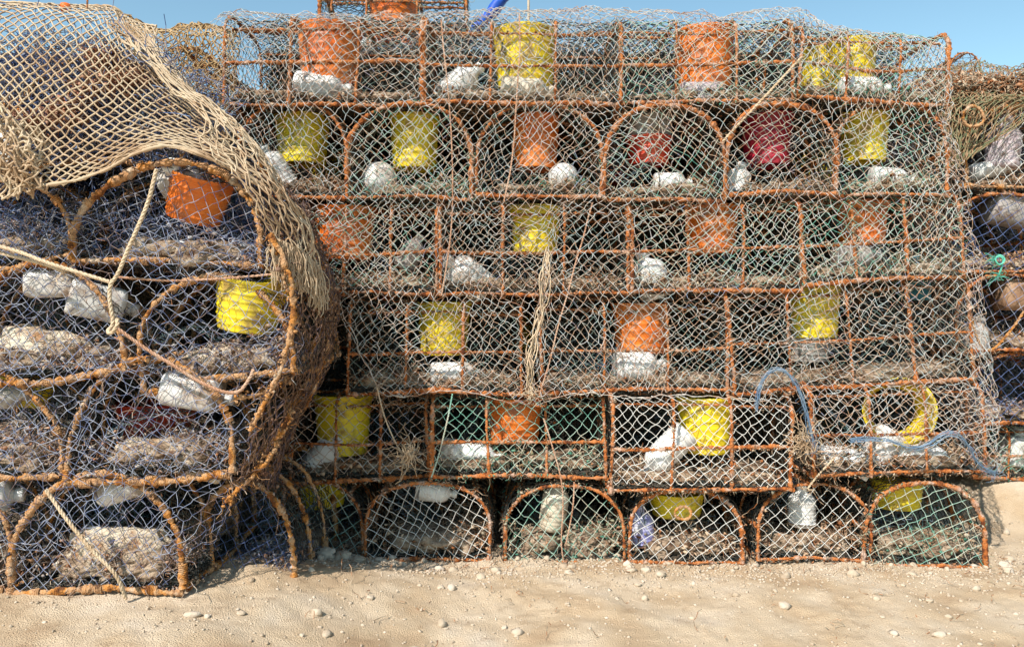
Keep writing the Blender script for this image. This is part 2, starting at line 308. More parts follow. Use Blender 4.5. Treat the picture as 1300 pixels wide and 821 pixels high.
def add_netting(mb, mb2, view, W, H, L, r, cell, pinch=0, front=True, skew=0.0, seed=0, dens_back=1.0):
    """mesh over the arch plus both ends; local frame: length along x, arch across y"""
    mb_front = mb; A = arch(W, H); loop = np.concatenate([A, A[:1]]); d = np.r_[0, np.cumsum(np.linalg.norm(np.diff(loop, axis=0), axis=1))]
    cw = cell*1.25; nu = int(L/cw); nv = int(d[-1]/(cell*.62)); nv += nv % 2
    uv, E = lattice(nu, nv)
    def fn(q):
        s = (q[:, 1]*d[-1]); a = np.interp(s, d, loop[:, 0]); z = np.interp(s, d, loop[:, 1])
        x = (q[:, 0]*(nu/(nu+.5))-.5)*L; x = x+skew*z
        return np.stack([np.clip(x, -L/2, L/2), a*(1-.03*np.sin(q[:, 0]*9+seed)), z-.012*(z > .1)*np.sin((x/L+.5)*math.pi*3)**2], -1)
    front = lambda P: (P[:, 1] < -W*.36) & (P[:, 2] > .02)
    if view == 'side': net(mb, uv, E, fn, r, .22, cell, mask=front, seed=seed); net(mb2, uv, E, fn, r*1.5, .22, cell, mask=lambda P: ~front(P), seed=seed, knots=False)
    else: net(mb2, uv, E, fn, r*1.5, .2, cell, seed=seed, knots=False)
    n2 = 3
    for lay_ in range(n2):                                     # floor and back panels, several meshes thick, added to keep sun out
        uv2, E2 = lattice(int(L/(cell*.7)), int(W/(cell*.35))); net(mb2, uv2, E2, lambda q: np.stack([(q[:, 0]-.5)*L*.95, (q[:, 1]-.5)*W*.97, .006+.006*lay_+0*q[:, 0]], -1), r*2.4, .5, cell*.6, knots=False, seed=seed+lay_)
        if view == 'side':
            uv2, E2 = lattice(int(L/(cell*.7)), int(H/(cell*.35))); net(mb2, uv2, E2, lambda q: np.stack([(q[:, 0]-.5)*L*.95, W*.46+.014*lay_+0*q[:, 0], q[:, 1]*H*.93+.01], -1), r*2.4, .5, cell*.6, knots=False, seed=seed+lay_)
    for side in (-1, 1):
        mb = mb_front if (view == 'end' and side < 0) else mb2
        k = cell; nu2 = int(W*1.25/(k*1.2)); nv2 = int(H*1.3/(k*.62)); nv2 += nv2 % 2; uv, E = lattice(nu2, nv2)
        ang = rng.uniform(-.35, .35)
        def fe(q):
            a = (q[:, 0]-.5)*W*1.35; z = (q[:, 1]-.5)*H*1.5
            a, z = a*math.cos(ang)-z*math.sin(ang), a*math.sin(ang)+z*math.cos(ang)+H*.5
            cx, cz = W*.05, H*.38
            if pinch:
                dd = np.hypot(a-cx, z-cz)/(W*.5); f = 1-pinch*np.exp(-dd*2.2); a = cx+(a-cx)*f; z = cz+(z-cz)*f
                x = side*(L/2-.10*pinch*np.exp(-dd*2.5))
            else: x = side*(L/2-.012*np.sin(np.clip(z/H, 0, 1)*math.pi))
            return np.stack([x+0*a, a, z], -1)
        P = fe(uv); m = inside_arch(P[:, 1], P[:, 2], W, H); ins = E[m[E[:, 0]] & m[E[:, 1]]]
        P = P+rng.standard_normal(P.shape)*cell*.06+vnoise(P, .4/cell, seed)*cell*.14
        Mi = (P[ins[:, 0]]+P[ins[:, 1]])/2+rng.standard_normal((len(ins), 3))*cell*.05
        segs(mb, P[ins[:, 0]], Mi, r); segs(mb, Mi, P[ins[:, 1]], r); lumps(mb, P[np.unique(ins)], r*1.7, lo=True)
        cr_ = E[m[E[:, 0]] != m[E[:, 1]]]; a = np.where(m[cr_[:, 0]], cr_[:, 0], cr_[:, 1]); b = np.where(m[cr_[:, 0]], cr_[:, 1], cr_[:, 0])
        lo = np.zeros(len(a)); hi = np.ones(len(a))
        for _ in range(7):
            mid = (lo+hi)/2; Q = P[a]*(1-mid[:, None])+P[b]*mid[:, None]; i_ = inside_arch(Q[:, 1], Q[:, 2], W, H); lo = np.where(i_, mid, lo); hi = np.where(i_, hi, mid)
        segs(mb, P[a], P[a]*(1-lo[:, None])+P[b]*lo[:, None], r)

def lathe(mb, prof, c=(0, 0, 0), R=None, n=28, wob=0, seed=0, sq=0):
    prof = np.asarray(prof, float); th = np.arange(n)*2*math.pi/n
    m = 1 if not sq else 1/(np.abs(np.cos(th))**sq+np.abs(np.sin(th))**sq)**(1/sq)
    v = np.stack([prof[:, :1]*np.cos(th)*m, prof[:, :1]*np.sin(th)*m, np.repeat(prof[:, 1:], n, 1)], -1).reshape(-1, 3)
    if wob: v = v*(1+wob*noise(v, 9, seed)[:, None]*np.array([1, 1, .15]))
    if R is not None: v = v@R.T
    i = np.arange(n); q = np.stack([i, (i+1) % n, (i+1) % n+n, i+n], -1)
    mb.add(v+np.asarray(c), (q[None]+(np.arange(len(prof)-1)*n)[:, None, None]).reshape(-1, 4))

def bucket(parent, Minv, c_top, Wd, Hh, colour, rot=(0, 0, 0), seed=0, label=None, taper=.86):
    """funnel made of a plastic bucket: wide rim up, ribs below it, bottom cut away"""
    R0 = Wd/2; t = .0035; P = []; taper = .72 if abs(rot[0]) > 1 else taper
    zs = np.linspace(0, 1, 40)
    for z in zs:
        r = R0*(1-(1-taper)*z)
        if z < .06: r += .008
        for zc in (.10, .25, .40, .55, .72, .86): r += .0042*math.exp(-((z-zc)/.018)**2)
        P.append((r, -z*Hh))
    P = P+[(P[-1][0]-t, -Hh)]+[(R0*(1-(1-taper)*z)-t, -z*Hh) for z in zs[::-4]]+[(R0+.007, .002), (R0+.007, 0)]
    mb = MB(); lathe(mb, P, n=40, wob=.035, seed=seed); mb.v = [v@euler(*rot).T for v in mb.v]
    return place(mb, 'bucket', M[colour], parent, Minv, c_top, label)
def place(mb, name, m, parent, Minv, c, label=None):
    loc = (Minv @ np.r_[c, 1])[:3]; Rl = Minv[:3, :3]
    mb.v = [v@Rl.T for v in mb.v]
    o = mb.build(name, m, parent); o.location = tuple(loc)
    if label: o['label'] = label
    return o
def bottle(parent, Minv, c, L, D, colour='white', rot=(0, 0, 0), seed=0, cap=None, kind='bottle', label=None):
    r = D/2; mb = MB(); b = L
    if kind == 'bottle':
        pr = [(0, 0), (r*.3, .004), (r*.8, 0), (r*.96, .006), (r, .02)]
        pr += [(r*(1-.05*(abs((z*6) % 1-.5) < .13)), b*(.1+z*.58)) for z in np.linspace(0, 1, 22)]
        pr += [(r*.95, b*.75), (r*.75, b*.84), (r*.42, b*.9), (r*.34, b*.92), (r*.34, b*.98), (r*.28, b), (0, b)]
        lathe(mb, pr, c=(0, 0, -b/2), n=32, wob=.028, seed=seed)
    elif kind == 'stone':
        rock(mb, (0, 0, 0), (r, r, b/2), amp=.16, seed=seed, box=.35)
    elif kind == 'can':
        pr = [(0, 0), (r*.9, 0), (r, .012)]+[(r, z) for z in np.linspace(.02, b*.8, 12)]+[(r*.9, b*.86), (r*.4, b*.9), (r*.3, b), (0, b)]
        lathe(mb, pr, c=(0, 0, -b/2), n=32, wob=.035, seed=seed, sq=4)
    elif kind == 'float':
        pr = [(r*math.sin(t), b/2*(1-math.cos(t))) for t in np.linspace(0, math.pi, 20)]
        lathe(mb, pr, c=(0, 0, -b/2), n=28, wob=.05, seed=seed)
    Rm = euler(*rot); mb.v = [v@Rm.T for v in mb.v]
    nm = {'stone': 'ballast_stone', 'bottle': 'bottle', 'can': 'jerrycan', 'float': 'float'}[kind]
    o = place(mb, nm, M[colour], parent, Minv, c, label)
    if kind not in ('float', 'stone'):
        cb = MB(); cr_ = r*.40; lathe(cb, [(0, .0), (cr_, 0), (cr_, D*.18), (cr_*.9, D*.21), (0, D*.21)], c=(0, 0, b/2-.004), n=20)
        cb.v = [(v@Rm.T)@Minv[:3, :3].T for v in cb.v]; co = cb.build('cap', M[cap or colour], o)
    return o

def ballast(parent, L, W, H0=.07, m='shell', seed=0, n=2):
    mb = MB()
    for i in range(n):
        cx = (i+.5)/n*L-L/2
        rock(mb, (cx+rng.uniform(-.02, .02), -W*.2+rng.uniform(-.02, .02), H0*.52), (L/n*.44, W*.21, H0*.5), R=rotz(rng.uniform(-.25, .25)), amp=.2, seed=seed+i)
        rock(mb, (cx+rng.uniform(-.02, .02), W*.16, H0*.5), (L/n*.42, W*.18, H0*.45), R=rotz(rng.uniform(-.2, .2)), amp=.22, seed=seed+i+9, U=U3, F=F3)
    o = mb.build('ballast', M['concrete'], parent); return o
def litter(parent, L, W, H, m='shell', N=420, fib=260, frame_pts=None, top=.07, view='side'):
    """shell, weed and twine ends caught in the trap floor and on its bars"""
    mb = MB(); x = rng.uniform(-.5, .5, N)*L*.96; y = rng.uniform(-.5, .5, N)*W*.95
    hgt = (top*.75+top*.75*noise(np.stack([x, y, 0*x], -1), 7, int(rng.integers(999)))).clip(.006)
    y = np.where(rng.random(N) < .5, -abs(y), y); x_, y_ = (x, y) if view == 'side' else (-np.abs(x), y)
    x, y = x_, y_
    z = hgt*rng.uniform(.4, 1.2, N); h_ = N//2; lumps(mb, np.stack([x, y, z], -1)[:h_], rng.uniform(.002, .009, h_), flat=.6); shards(mb, np.stack([x, y, z], -1)[h_:], rng.uniform(.005, .019, N-h_))
    k = rng.integers(0, N, fib); fibres(mb, np.stack([x[k], y[k], z[k]+.004], -1), .06, .0011, 4)
    if frame_pts is not None:
        q = frame_pts[rng.integers(0, len(frame_pts), int(len(frame_pts)*1.5))]; q = q+rng.standard_normal(q.shape)*.0055; shards(mb, q, rng.uniform(.004, .012, len(q)))
        q = frame_pts[rng.integers(0, len(frame_pts), int(len(frame_pts)*.8))]; fibres(mb, q, .034, .0009)
        sag_ = frame_pts[rng.integers(0, len(frame_pts), 36)]; fibres(mb, sag_, .16, .0012, 7)
    return tag(mb.build('crust', M[m], parent), kind='stuff')

PROF = dict(side=.36, sq=2.3)
def trap(loc, L, W, H, label, rz=0, netm='net_pale', group=None, r=.0013, cell=.042, barr=.0084, bars=3, pinch=0, crust='crust', framem='rust', tilt=(0, 0), seed=0, long_mid=True, cross=False, litN=420, blocks=2, name='fishing_trap', diag=False, ltop=.07, top_bar=True, view='side', netd='net_shade'):
    root = empty(name, loc, label, 'fishing trap', group, (tilt[0], tilt[1], rz))
    A = arch(W, H); fm = MB(); pts = []
    soft = framem == 'rust_tan'; wamp = .030 if soft else .011
    def add(P, rr=barr):
        P = np.asarray(P, float); P = resample(P, .04) if len(P) < 6 else P
        P = P+vnoise(P, 3.2, seed*3+1)*wamp*[.5, .6, 1.0]; P[:, 2] = np.maximum(P[:, 2], -.02); rr = rr*rng.uniform(.8, 1.22); bar(fm, P, rr); pts.append(resample(P, .012))
    for x in np.linspace(-L/2, L/2, bars+1):
        e = abs(abs(x)-L/2) < 1e-6; add(np.stack([np.full(len(A), x)+rng.uniform(-.006, .006), A[:, 0], A[:, 1]], -1), barr if e else barr*.8)
        if e or not cross: add([(x, -W/2, 0), (x, 0, .003), (x, W/2, 0)], barr)
    for (a, z) in ((-W/2, .002), (W/2, .002)): add([(-L/2, a, z), (0, a, z+.002), (L/2, a, z)])
    if top_bar: add([(-L/2, 0, H), (0, .01, H-.01), (L/2, 0, H)])
    if long_mid:
        for s_ in (-1, 1): add([(-L/2, s_*W/2, H*.44), (0, s_*(W/2+.004), H*.43), (L/2, s_*W/2, H*.45)], barr*.85)
        for s_ in (-1, 1): add([(-L/2, s_*W*.36, H*.86), (0, s_*W*.36, H*.85), (L/2, s_*W*.36, H*.86)], barr*.6)
    if framem == 'rust_tan':
        for P_ in pts[:14]:
            for _ in range(5):
                i_ = int(rng.integers(1, len(P_)-2)); d_ = P_[i_+1]-P_[i_-1]; d_ /= np.linalg.norm(d_); u_ = np.cross(d_, [.3, .5, .8]); u_ /= np.linalg.norm(u_); w_ = np.cross(d_, u_); n_ = int(rng.integers(3, 9)); t_ = np.linspace(0, n_*2*math.pi, n_*9)
                tube(fm, P_[i_]+np.cos(t_)[:, None]*u_*barr*1.25+np.sin(t_)[:, None]*w_*barr*1.25+d_*(t_/(2*math.pi)*.0058)[:, None], .0032, 5)
    fo = fm.build('frame', M[framem], root); pts = np.concatenate(pts)
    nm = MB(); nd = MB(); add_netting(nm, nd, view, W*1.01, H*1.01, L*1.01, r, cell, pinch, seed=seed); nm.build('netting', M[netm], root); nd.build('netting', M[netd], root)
    if blocks: ballast(root, L, W, ltop*.95, seed=seed, n=blocks)
    litter(root, L, W, H, crust, litN*2, int(litN*2.2), pts, ltop, view)
    im = MB()
    for k in range(2):
        uv, E = lattice(11, 18); c0 = np.array([rng.uniform(-.25, .25)*L, rng.uniform(-.1, .3)*W, H*.45]); Rr = euler(*rng.uniform(-1.3, 1.3, 3)); sd_ = int(rng.integers(999))
        def fi(q):
            p = np.stack([(q[:, 0]-.5)*.34, (q[:, 1]-.5)*.34, 0*q[:, 0]], -1); p = (p+vnoise(p, 6, sd_)*.05)@Rr.T+c0
            return np.stack([np.clip(p[:, 0], -L*.46, L*.46), np.clip(p[:, 1], -W*.42, W*.44), np.clip(p[:, 2], .04, H*.92)], -1)
        net(im, uv, E, fi, .0012, .3, .03, knots=False, seed=sd_)
    im.build('netting', M['net_mixed'], root)
    bpy.context.view_layer.update()
    return root, np.array(root.matrix_world.inverted())

def front_trap(px0, px1, pyt, pyb, Yf, view, label, depth=None, netm='net_pale', rz=0, items=(), **kw):
    """trap whose front face spans these photo columns and rows at distance Yf"""
    a = at(px0, pyb, Yf); b = at(px1, pyt, Yf); Wf = b[0]-a[0]; H = b[2]-a[2]; s = kw.get('seed', 0)
    rnd = kw.pop('rnd', False); PROF.update(dict(side=.5, sq=5.0) if view == 'side' else dict(side=.24, sq=2.05) if rnd else dict(side=.36, sq=2.3))
    if 'tilt' not in kw: q = ((s*37) % 11-5)/5.; kw['tilt'] = ((.10 if rnd else .016)*q, (.0 if rnd else .016)*q)
    if view == 'side':
        D = depth or .5; Lx, Wy = Wf, D; rot = rz
    else:
        D = depth or .78; Lx, Wy = D, Wf; rot = rz+math.pi/2
    base = np.array([(a[0]+b[0])/2, Yf+D/2, a[2]])
    root, Mi = trap(base, Lx, Wy, H, label, rot, netm, view=view, **kw)
    for i, it in enumerate(items):
        k = it[0]; dy = it[-1] if isinstance(it[-1], float) else .2
        if k == 'b':      # ('b', colour, cx, ytop, ybot, width, rot, dy)
            _, col, cx, y0, y1, wd, ro, dy = it; Y = Yf+dy; c = at(cx, y0, Y); c[2] = min(c[2], a[2]+H-.012); bucket(root, Mi, c, wd*Y/FPX, (y1-y0)*Y/FPX, col, ro, seed=s*7+i)
        else:             # (kind, colour, cx, cy, length px, dia px, rot, dy, cap)
            _, col, cx, cy, ln, dm, ro, dy, cap = it; Y = Yf+dy; c = at(cx, cy, Y); bottle(root, Mi, c, ln*Y/FPX, dm*Y/FPX, col, ro, seed=s*11+i, cap=cap, kind=k)
    return root
H90 = math.pi/2
GM = 'traps piled in the main stack'
YF = 3.33
def B(col, cx, y0, y1, wd, rot=(0, 0, 0), dy=.2): return ('b', col, cx, y0, y1, wd, rot, dy)
def T(kind, col, cx, cy, ln, dm, rot, dy=.12, cap=None): return (kind, col, cx, cy, ln, dm, rot, dy, cap)
lay = lambda a=0, b=0: (0, H90+a, b)

# ================================================================== main stack, front layer
# bottom row: arched ends towards the camera
kw = dict(group=GM)
front_trap(352, 460, 612, 718, 3.40, 'end', 'shaded arched trap at the far left of the bottom row, over pale stones', netm='net_green', seed=1, items=[B('yellow', 410, 606, 640, 62)], ltop=.06, **kw)
front_trap(464, 622, 612, 711, YF, 'end', 'arched trap with starburst netting, second from the left in the bottom row', netm='net_pale', seed=2, pinch=.45, ltop=.10, items=[T('bottle', 'white', 552, 624, 48, 26, lay(.1))], **kw)
front_trap(640, 793, 612, 713, YF, 'end', 'arched trap with green netting and a cream jug, standing on the sand', netm='net_green', crust='green_crust', seed=3, ltop=.10, items=[T('bottle', 'cream', 704, 642, 60, 34, (.15, .15, 0))], **kw)
front_trap(799, 943, 620, 714, YF, 'end', 'arched trap holding a violet jar, directly below the trap with the blue-capped bottle', seed=4, pinch=.3, ltop=.09, items=[B('yellow', 858, 622, 652, 70), T('bottle', 'violet', 814, 668, 46, 32, (.1, -.1, 0))], **kw)
front_trap(962, 1104, 618, 714, YF, 'end', 'arched trap with a whitish jug at its left, second from right in the bottom row', seed=5, pinch=.4, ltop=.10, items=[T('bottle', 'white', 1018, 643, 48, 34, (0, 0, 0))], **kw)
front_trap(1107, 1256, 612, 716, YF-.03, 'end', 'arched trap at the right end of the bottom row, yellow bucket at its top', rz=-.06, netm='net_green', crust='green_crust', seed=6, ltop=.10, items=[B('yellow', 1138, 608, 642, 62)], **kw)
# second row: long sides towards the camera
front_trap(368, 543, 503, 610, 3.40, 'side', 'shaded trap with a dim yellow bucket above a white bottle, beside the left stack', netm='net_white', seed=11, items=[B('yellow', 436, 478, 552, 72), T('bottle', 'white', 411, 578, 56, 36, (.2, .75, 0))], **kw)
front_trap(547, 768, 503, 606, YF, 'side', 'trap with an orange bucket and lying white bottle, left of the blue-capped bottle', netm='net_green', crust='green_crust', seed=12, items=[B('orange', 653, 503, 556, 70), T('bottle', 'white', 597, 576, 74, 32, lay(.15))], **kw)
front_trap(776, 1004, 500, 622, YF-.06, 'side', 'trap with a yellow bucket and a slanting white bottle with a blue cap', netm='net_pale', seed=13, cell=.036, items=[B('yellow', 895, 502, 572, 70), T('bottle', 'white', 846, 573, 74, 38, (0, -2.35, 0), .1, 'cap_blue')], **kw)
front_trap(1034, 1250, 486, 604, YF-.05, 'side', 'trap with three white bottles in a row under a yellow bucket lying on its side', seed=14, netm='net_white', tilt=(0, -.03),
    items=[B('yellow', 1142, 522, 566, 84, (1.50, 0, -.24), .06), T('bottle', 'white', 1068, 584, 62, 34, lay(.1)), T('bottle', 'white', 1115, 574, 66, 38, (0, .6+math.pi, 0)), T('bottle', 'white', 1172, 580, 74, 34, lay(.15))], **kw)
# third row
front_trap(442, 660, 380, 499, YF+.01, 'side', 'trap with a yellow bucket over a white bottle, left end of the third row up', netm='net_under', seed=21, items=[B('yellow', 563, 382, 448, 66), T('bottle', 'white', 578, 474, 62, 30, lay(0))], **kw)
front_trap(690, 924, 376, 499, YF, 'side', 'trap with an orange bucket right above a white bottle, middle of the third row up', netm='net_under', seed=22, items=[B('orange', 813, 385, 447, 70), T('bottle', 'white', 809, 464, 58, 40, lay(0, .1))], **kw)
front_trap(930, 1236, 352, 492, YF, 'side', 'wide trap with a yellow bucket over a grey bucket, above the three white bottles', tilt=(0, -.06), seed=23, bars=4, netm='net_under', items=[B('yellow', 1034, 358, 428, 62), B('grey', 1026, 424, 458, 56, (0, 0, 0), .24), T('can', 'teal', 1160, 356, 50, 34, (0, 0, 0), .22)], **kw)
# fourth row
front_trap(378, 553, 254, 372, YF+.01, 'side', 'trap with an orange bucket at the left end of its row, beside the tan net', netm='net_green', seed=31, items=[B('orange', 436, 262, 328, 80), T('bottle', 'grey', 522, 322, 44, 30, (0, .5, 0))], **kw)
front_trap(558, 798, 252, 373, YF, 'side', 'trap with a yellow bucket and a tilted white bottle, left of the frayed pale rope', netm='net_under', seed=32, items=[B('yellow', 679, 262, 322, 64), T('bottle', 'white', 592, 350, 62, 44, (.5, -.9, 0))], **kw)
front_trap(803, 1018, 252, 372, YF, 'side', 'trap with an orange bucket and a round white bottle, two rows under the mauve block', netm='net_green', seed=33, items=[B('orange', 903, 262, 322, 66), T('bottle', 'white', 826, 352, 56, 44, (0, -.35, 0))], **kw)
front_trap(1022, 1222, 246, 356, YF, 'side', 'trap with a rusty orange bucket over a grey bottle, right end of the fourth row', netm='net_green', crust='green_crust', tilt=(0, -.04), seed=34, items=[B('orange', 1094, 250, 304, 62), T('bottle', 'grey', 1086, 325, 52, 36, lay(0))], **kw)
# fifth row: arched ends
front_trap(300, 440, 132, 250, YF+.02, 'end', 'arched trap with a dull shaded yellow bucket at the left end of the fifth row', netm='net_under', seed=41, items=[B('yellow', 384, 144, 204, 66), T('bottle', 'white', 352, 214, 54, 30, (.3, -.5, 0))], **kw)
front_trap(443, 600, 132, 250, YF, 'end', 'arched trap with a bright yellow bucket over a round white float, upper left', netm='net_green', crust='green_crust', seed=42, pinch=.2, items=[B('yellow', 526, 136, 202, 62), T('float', 'white', 482, 227, 44, 44, (0, 0, 0))], **kw)
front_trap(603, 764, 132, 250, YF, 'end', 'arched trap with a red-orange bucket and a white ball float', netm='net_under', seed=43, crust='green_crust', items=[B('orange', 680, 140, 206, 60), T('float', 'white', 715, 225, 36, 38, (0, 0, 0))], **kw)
front_trap(767, 918, 132, 250, YF, 'end', 'arched trap with a murky bucket, olive above and dark red below', netm='net_green', seed=44, items=[B('grey', 824, 138, 176, 58), B('red', 824, 176, 210, 56), T('bottle', 'white', 852, 232, 44, 26, lay(0))], **kw)
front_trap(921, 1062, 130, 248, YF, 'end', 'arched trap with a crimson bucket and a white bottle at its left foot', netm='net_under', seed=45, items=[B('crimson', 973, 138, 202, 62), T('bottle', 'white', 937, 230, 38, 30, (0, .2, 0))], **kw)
front_trap(1066, 1208, 128, 248, YF, 'end', 'arched trap with a bright yellow bucket at the right end of the fifth row', netm='net_green', crust='green_crust', seed=46, rz=-.05, items=[B('yellow', 1097, 142, 203, 58), T('bottle', 'white', 1130, 226, 50, 26, lay(.1))], **kw)
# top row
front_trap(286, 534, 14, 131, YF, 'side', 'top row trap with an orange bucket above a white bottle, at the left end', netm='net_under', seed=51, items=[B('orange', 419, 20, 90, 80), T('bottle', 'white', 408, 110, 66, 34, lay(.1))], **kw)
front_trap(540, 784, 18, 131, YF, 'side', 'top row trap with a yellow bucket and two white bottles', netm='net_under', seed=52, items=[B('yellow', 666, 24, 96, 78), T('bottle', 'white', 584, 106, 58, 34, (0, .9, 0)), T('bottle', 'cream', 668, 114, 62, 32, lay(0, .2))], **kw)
front_trap(787, 1008, 18, 131, YF, 'side', 'top row trap with an orange bucket above a mauve block', netm='net_green', crust='green_crust', seed=53, items=[B('orange', 895, 22, 95, 72), T('can', 'mauve', 895, 120, 60, 28, lay(0))], **kw)
front_trap(1013, 1200, 32, 130, YF, 'side', 'top row trap at the right corner with two yellow buckets and a white bottle', netm='net_green', crust='green_crust', tilt=(0, .07), seed=54, items=[B('yellow', 1082, 38, 98, 56), B('yellow', 1042, 44, 102, 44, (0, .1, 0), .32), T('bottle', 'white', 1096, 112, 58, 28, lay(0))], **kw)

# ================================================================== rear layer (copies sharing the meshes)
def copy_trap(src, loc, rz, label, group, scale=1):
    c = src.copy(); S.collection.objects.link(c); c.location = tuple(loc); c.rotation_euler = (0, 0, rz); c['label'] = label; c['group'] = group
    for ch in list(src.children):
        d = ch.copy(); S.collection.objects.link(d); d.parent = c
        if ch.name.startswith('netting'): d.material_slots[0].link = 'OBJECT'; d.material_slots[0].material = M['net_shade']  # rear netting swapped to the colour that carries painted shade
        for g in list(ch.children):
            e = g.copy(); S.collection.objects.link(e); e.parent = d
    return c
roots = [o for o in S.objects if o.name.startswith('fishing_trap')]
side_src = [o for o in roots if abs(o.rotation_euler.z) < .3]; end_src = [o for o in roots if abs(o.rotation_euler.z) > 1]
GR = 'traps of the rear layer, glimpsed through the front ones'
LR = 'rust-brown trap of the rear layer, glimpsed dimly through the front traps'
rows_z = [at(0, 715, YF)[2]+.0, at(0, 607, YF)[2], at(0, 499, YF)[2], at(0, 373, YF)[2], at(0, 250, YF)[2], at(0, 131, YF)[2]]
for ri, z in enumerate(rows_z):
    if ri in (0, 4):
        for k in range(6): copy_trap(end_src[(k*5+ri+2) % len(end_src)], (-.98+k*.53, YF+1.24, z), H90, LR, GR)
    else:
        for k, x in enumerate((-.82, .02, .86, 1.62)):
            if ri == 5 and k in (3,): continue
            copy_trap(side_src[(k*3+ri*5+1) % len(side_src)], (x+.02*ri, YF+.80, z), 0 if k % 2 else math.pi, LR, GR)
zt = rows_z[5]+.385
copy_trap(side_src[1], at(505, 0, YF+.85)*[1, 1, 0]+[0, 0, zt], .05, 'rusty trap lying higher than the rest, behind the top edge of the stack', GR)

# ================================================================== black net layers added to darken the depth of the stack
def sheet_net(name, G, nu, nv, r, m, label, cat, jit=.2, cell=.05, mask=None, group=None, sag=.12, knots=True, seed=0, warp=None, hem=None, hemm=None, dbl=False):
    fn0 = grid_surface(G); fn = (lambda q: warp(fn0(q))) if warp else fn0
    mb = MB(); uv, E = lattice(nu, nv); uv[:, 0] *= nu/(nu+.5)
    net(mb, uv, E, fn, r, jit, cell, mask=mask, sag=sag, knots=knots, seed=seed)
    if dbl: net(mb, uv*.985+.007, E, lambda q: fn(q)+np.array([0, .03, 0]), r, jit*1.5, cell, mask=mask, sag=sag, knots=knots, seed=seed+5)
    if hem is not None:
        t = np.linspace(0, 1, 120)
        for e in hem:
            q = {'b': np.stack([t, t*0+1], -1), 't': np.stack([t, t*0], -1), 'l': np.stack([t*0, t], -1), 'r': np.stack([t*0+1, t], -1)}[e]
            P = fn(q)+vnoise(fn(q), 14, seed)*.006; bar(mb, P, r*2.0, .3, .003)
    o = mb.build(name, M[m]); return tag(o, label, cat, group)

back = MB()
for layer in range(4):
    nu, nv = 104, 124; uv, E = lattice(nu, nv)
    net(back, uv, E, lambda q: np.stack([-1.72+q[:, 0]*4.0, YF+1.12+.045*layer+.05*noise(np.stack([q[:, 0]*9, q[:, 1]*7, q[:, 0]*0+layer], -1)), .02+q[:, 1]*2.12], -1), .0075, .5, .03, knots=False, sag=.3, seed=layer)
tag(back.build('net_backing', M['net_dark']), 'dense black netting added behind the trap stack to darken its gaps', 'fishing net')

# ================================================================== big pale net thrown over the main stack
def cover_profile(ztop):
    P = [(YF+.62, ztop-.05), (YF+.42, ztop+.0), (YF+.12, ztop+.012)]
    for t in np.linspace(.1, 1, 9)*H90: P.append((YF+.12-.15*math.sin(t), ztop-.08+.092*math.cos(t)))
    return P
def cover_fn(q):
    x0 = -1.235+q[:, 0]*(3.30+.30); px = 650+x0*FPX/YF
    ztop = np.interp(px, [280, 520, 640, 760, 900, 1005, 1060, 1200, 1240], [2.30, 2.305, 2.33, 2.33, 2.305, 2.335, 2.255, 2.20, 2.12])
    base = np.array(cover_profile(0.)); d = np.r_[0, np.cumsum(np.linalg.norm(np.diff(base, axis=0), axis=1))]; Lc = d[-1]
    s = q[:, 1]*(Lc+2.0); y = np.interp(s, d, base[:, 0]); z = np.interp(s, d, base[:, 1])-np.maximum(0, s-Lc); z = z+ztop
    down = np.clip((ztop-z)/2, 0, 1)
    xr = 1.81+.19*down; over = np.maximum(0, x0-xr); x = np.minimum(x0, xr+.02*(1-np.exp(-over*20))); y = y+over*.95
    p = np.stack([x, y, z], -1)
    amt = np.clip((ztop-z)/.12, 0, 1)
    y = y-.012-amt*(.022+.02*noise(p, 2.4, 3)+.012*noise(p, 7, 4))-.02*amt
    # slack gathers
    wv = vnoise(np.stack([x, x*0, z], -1), 2.6, 9)*.06+vnoise(np.stack([x, x*0, z], -1), 6.5, 19)*.018; x = x+wv[:, 0]; z = z+wv[:, 2]*np.clip(amt, .15, 1)
    for (ax, az, bx, bz, R, k) in GATH:
        tt = np.clip(((x-ax)*(bx-ax)+(z-az)*(bz-az))/((bx-ax)**2+(bz-az)**2), 0, 1); cx = ax+tt*(bx-ax); cz = az+tt*(bz-az)
        dd = np.hypot(x-cx, z-cz); f = k*np.exp(-(dd/R)**2); x = x+(cx-x)*f; z = z+(cz-z)*f*.35; y = y-.012*f
    return np.stack([x, y, z], -1)
def seg(p0, p1, R, k): a, b = at(*p0, YF), at(*p1, YF); return (a[0], a[2], b[0], b[2], R, k)
GATH = [seg((700, 300), (676, 500), .10, .6), (seg((985, 400), (960, 500), .06, .45)), seg((1010, 470), (1030, 545), .06, .6), seg((802, 260), (806, 400), .05, .4), seg((1165, 470), (1180, 600), .06, .3), seg((560, 380), (500, 500), .05, .35)]
poly = np.array([(276, -40), (276, 195), (345, 215), (385, 320), (432, 395), (452, 440), (484, 506), (560, 497), (640, 502), (680, 512), (760, 500), (880, 500), (940, 505), (1012, 512), (1034, 575), (1100, 558), (1160, 570), (1205, 545), (1262, 600), (1290, 600), (1290, -40)], float)
def in_poly(x, y, P):
    r = np.zeros(len(x), bool); j = len(P)-1
    for i in range(len(P)):
        xi, yi = P[i]; xj, yj = P[j]; c = ((yi > y) != (yj > y)) & (x < (xj-xi)*(y-yi)/(yj-yi+1e-9)+xi); r ^= c; j = i
    return r
def cover_mask(P):
    px = 650+P[:, 0]*FPX/YF; py = HY-(P[:, 2]-CH)*FPX/YF
    return in_poly(px, py, poly)
cv = MB(); uv, E = lattice(88, 124); net(cv, uv, E, cover_fn, .00112, .36, .036, mask=cover_mask, sag=.16, seed=3)
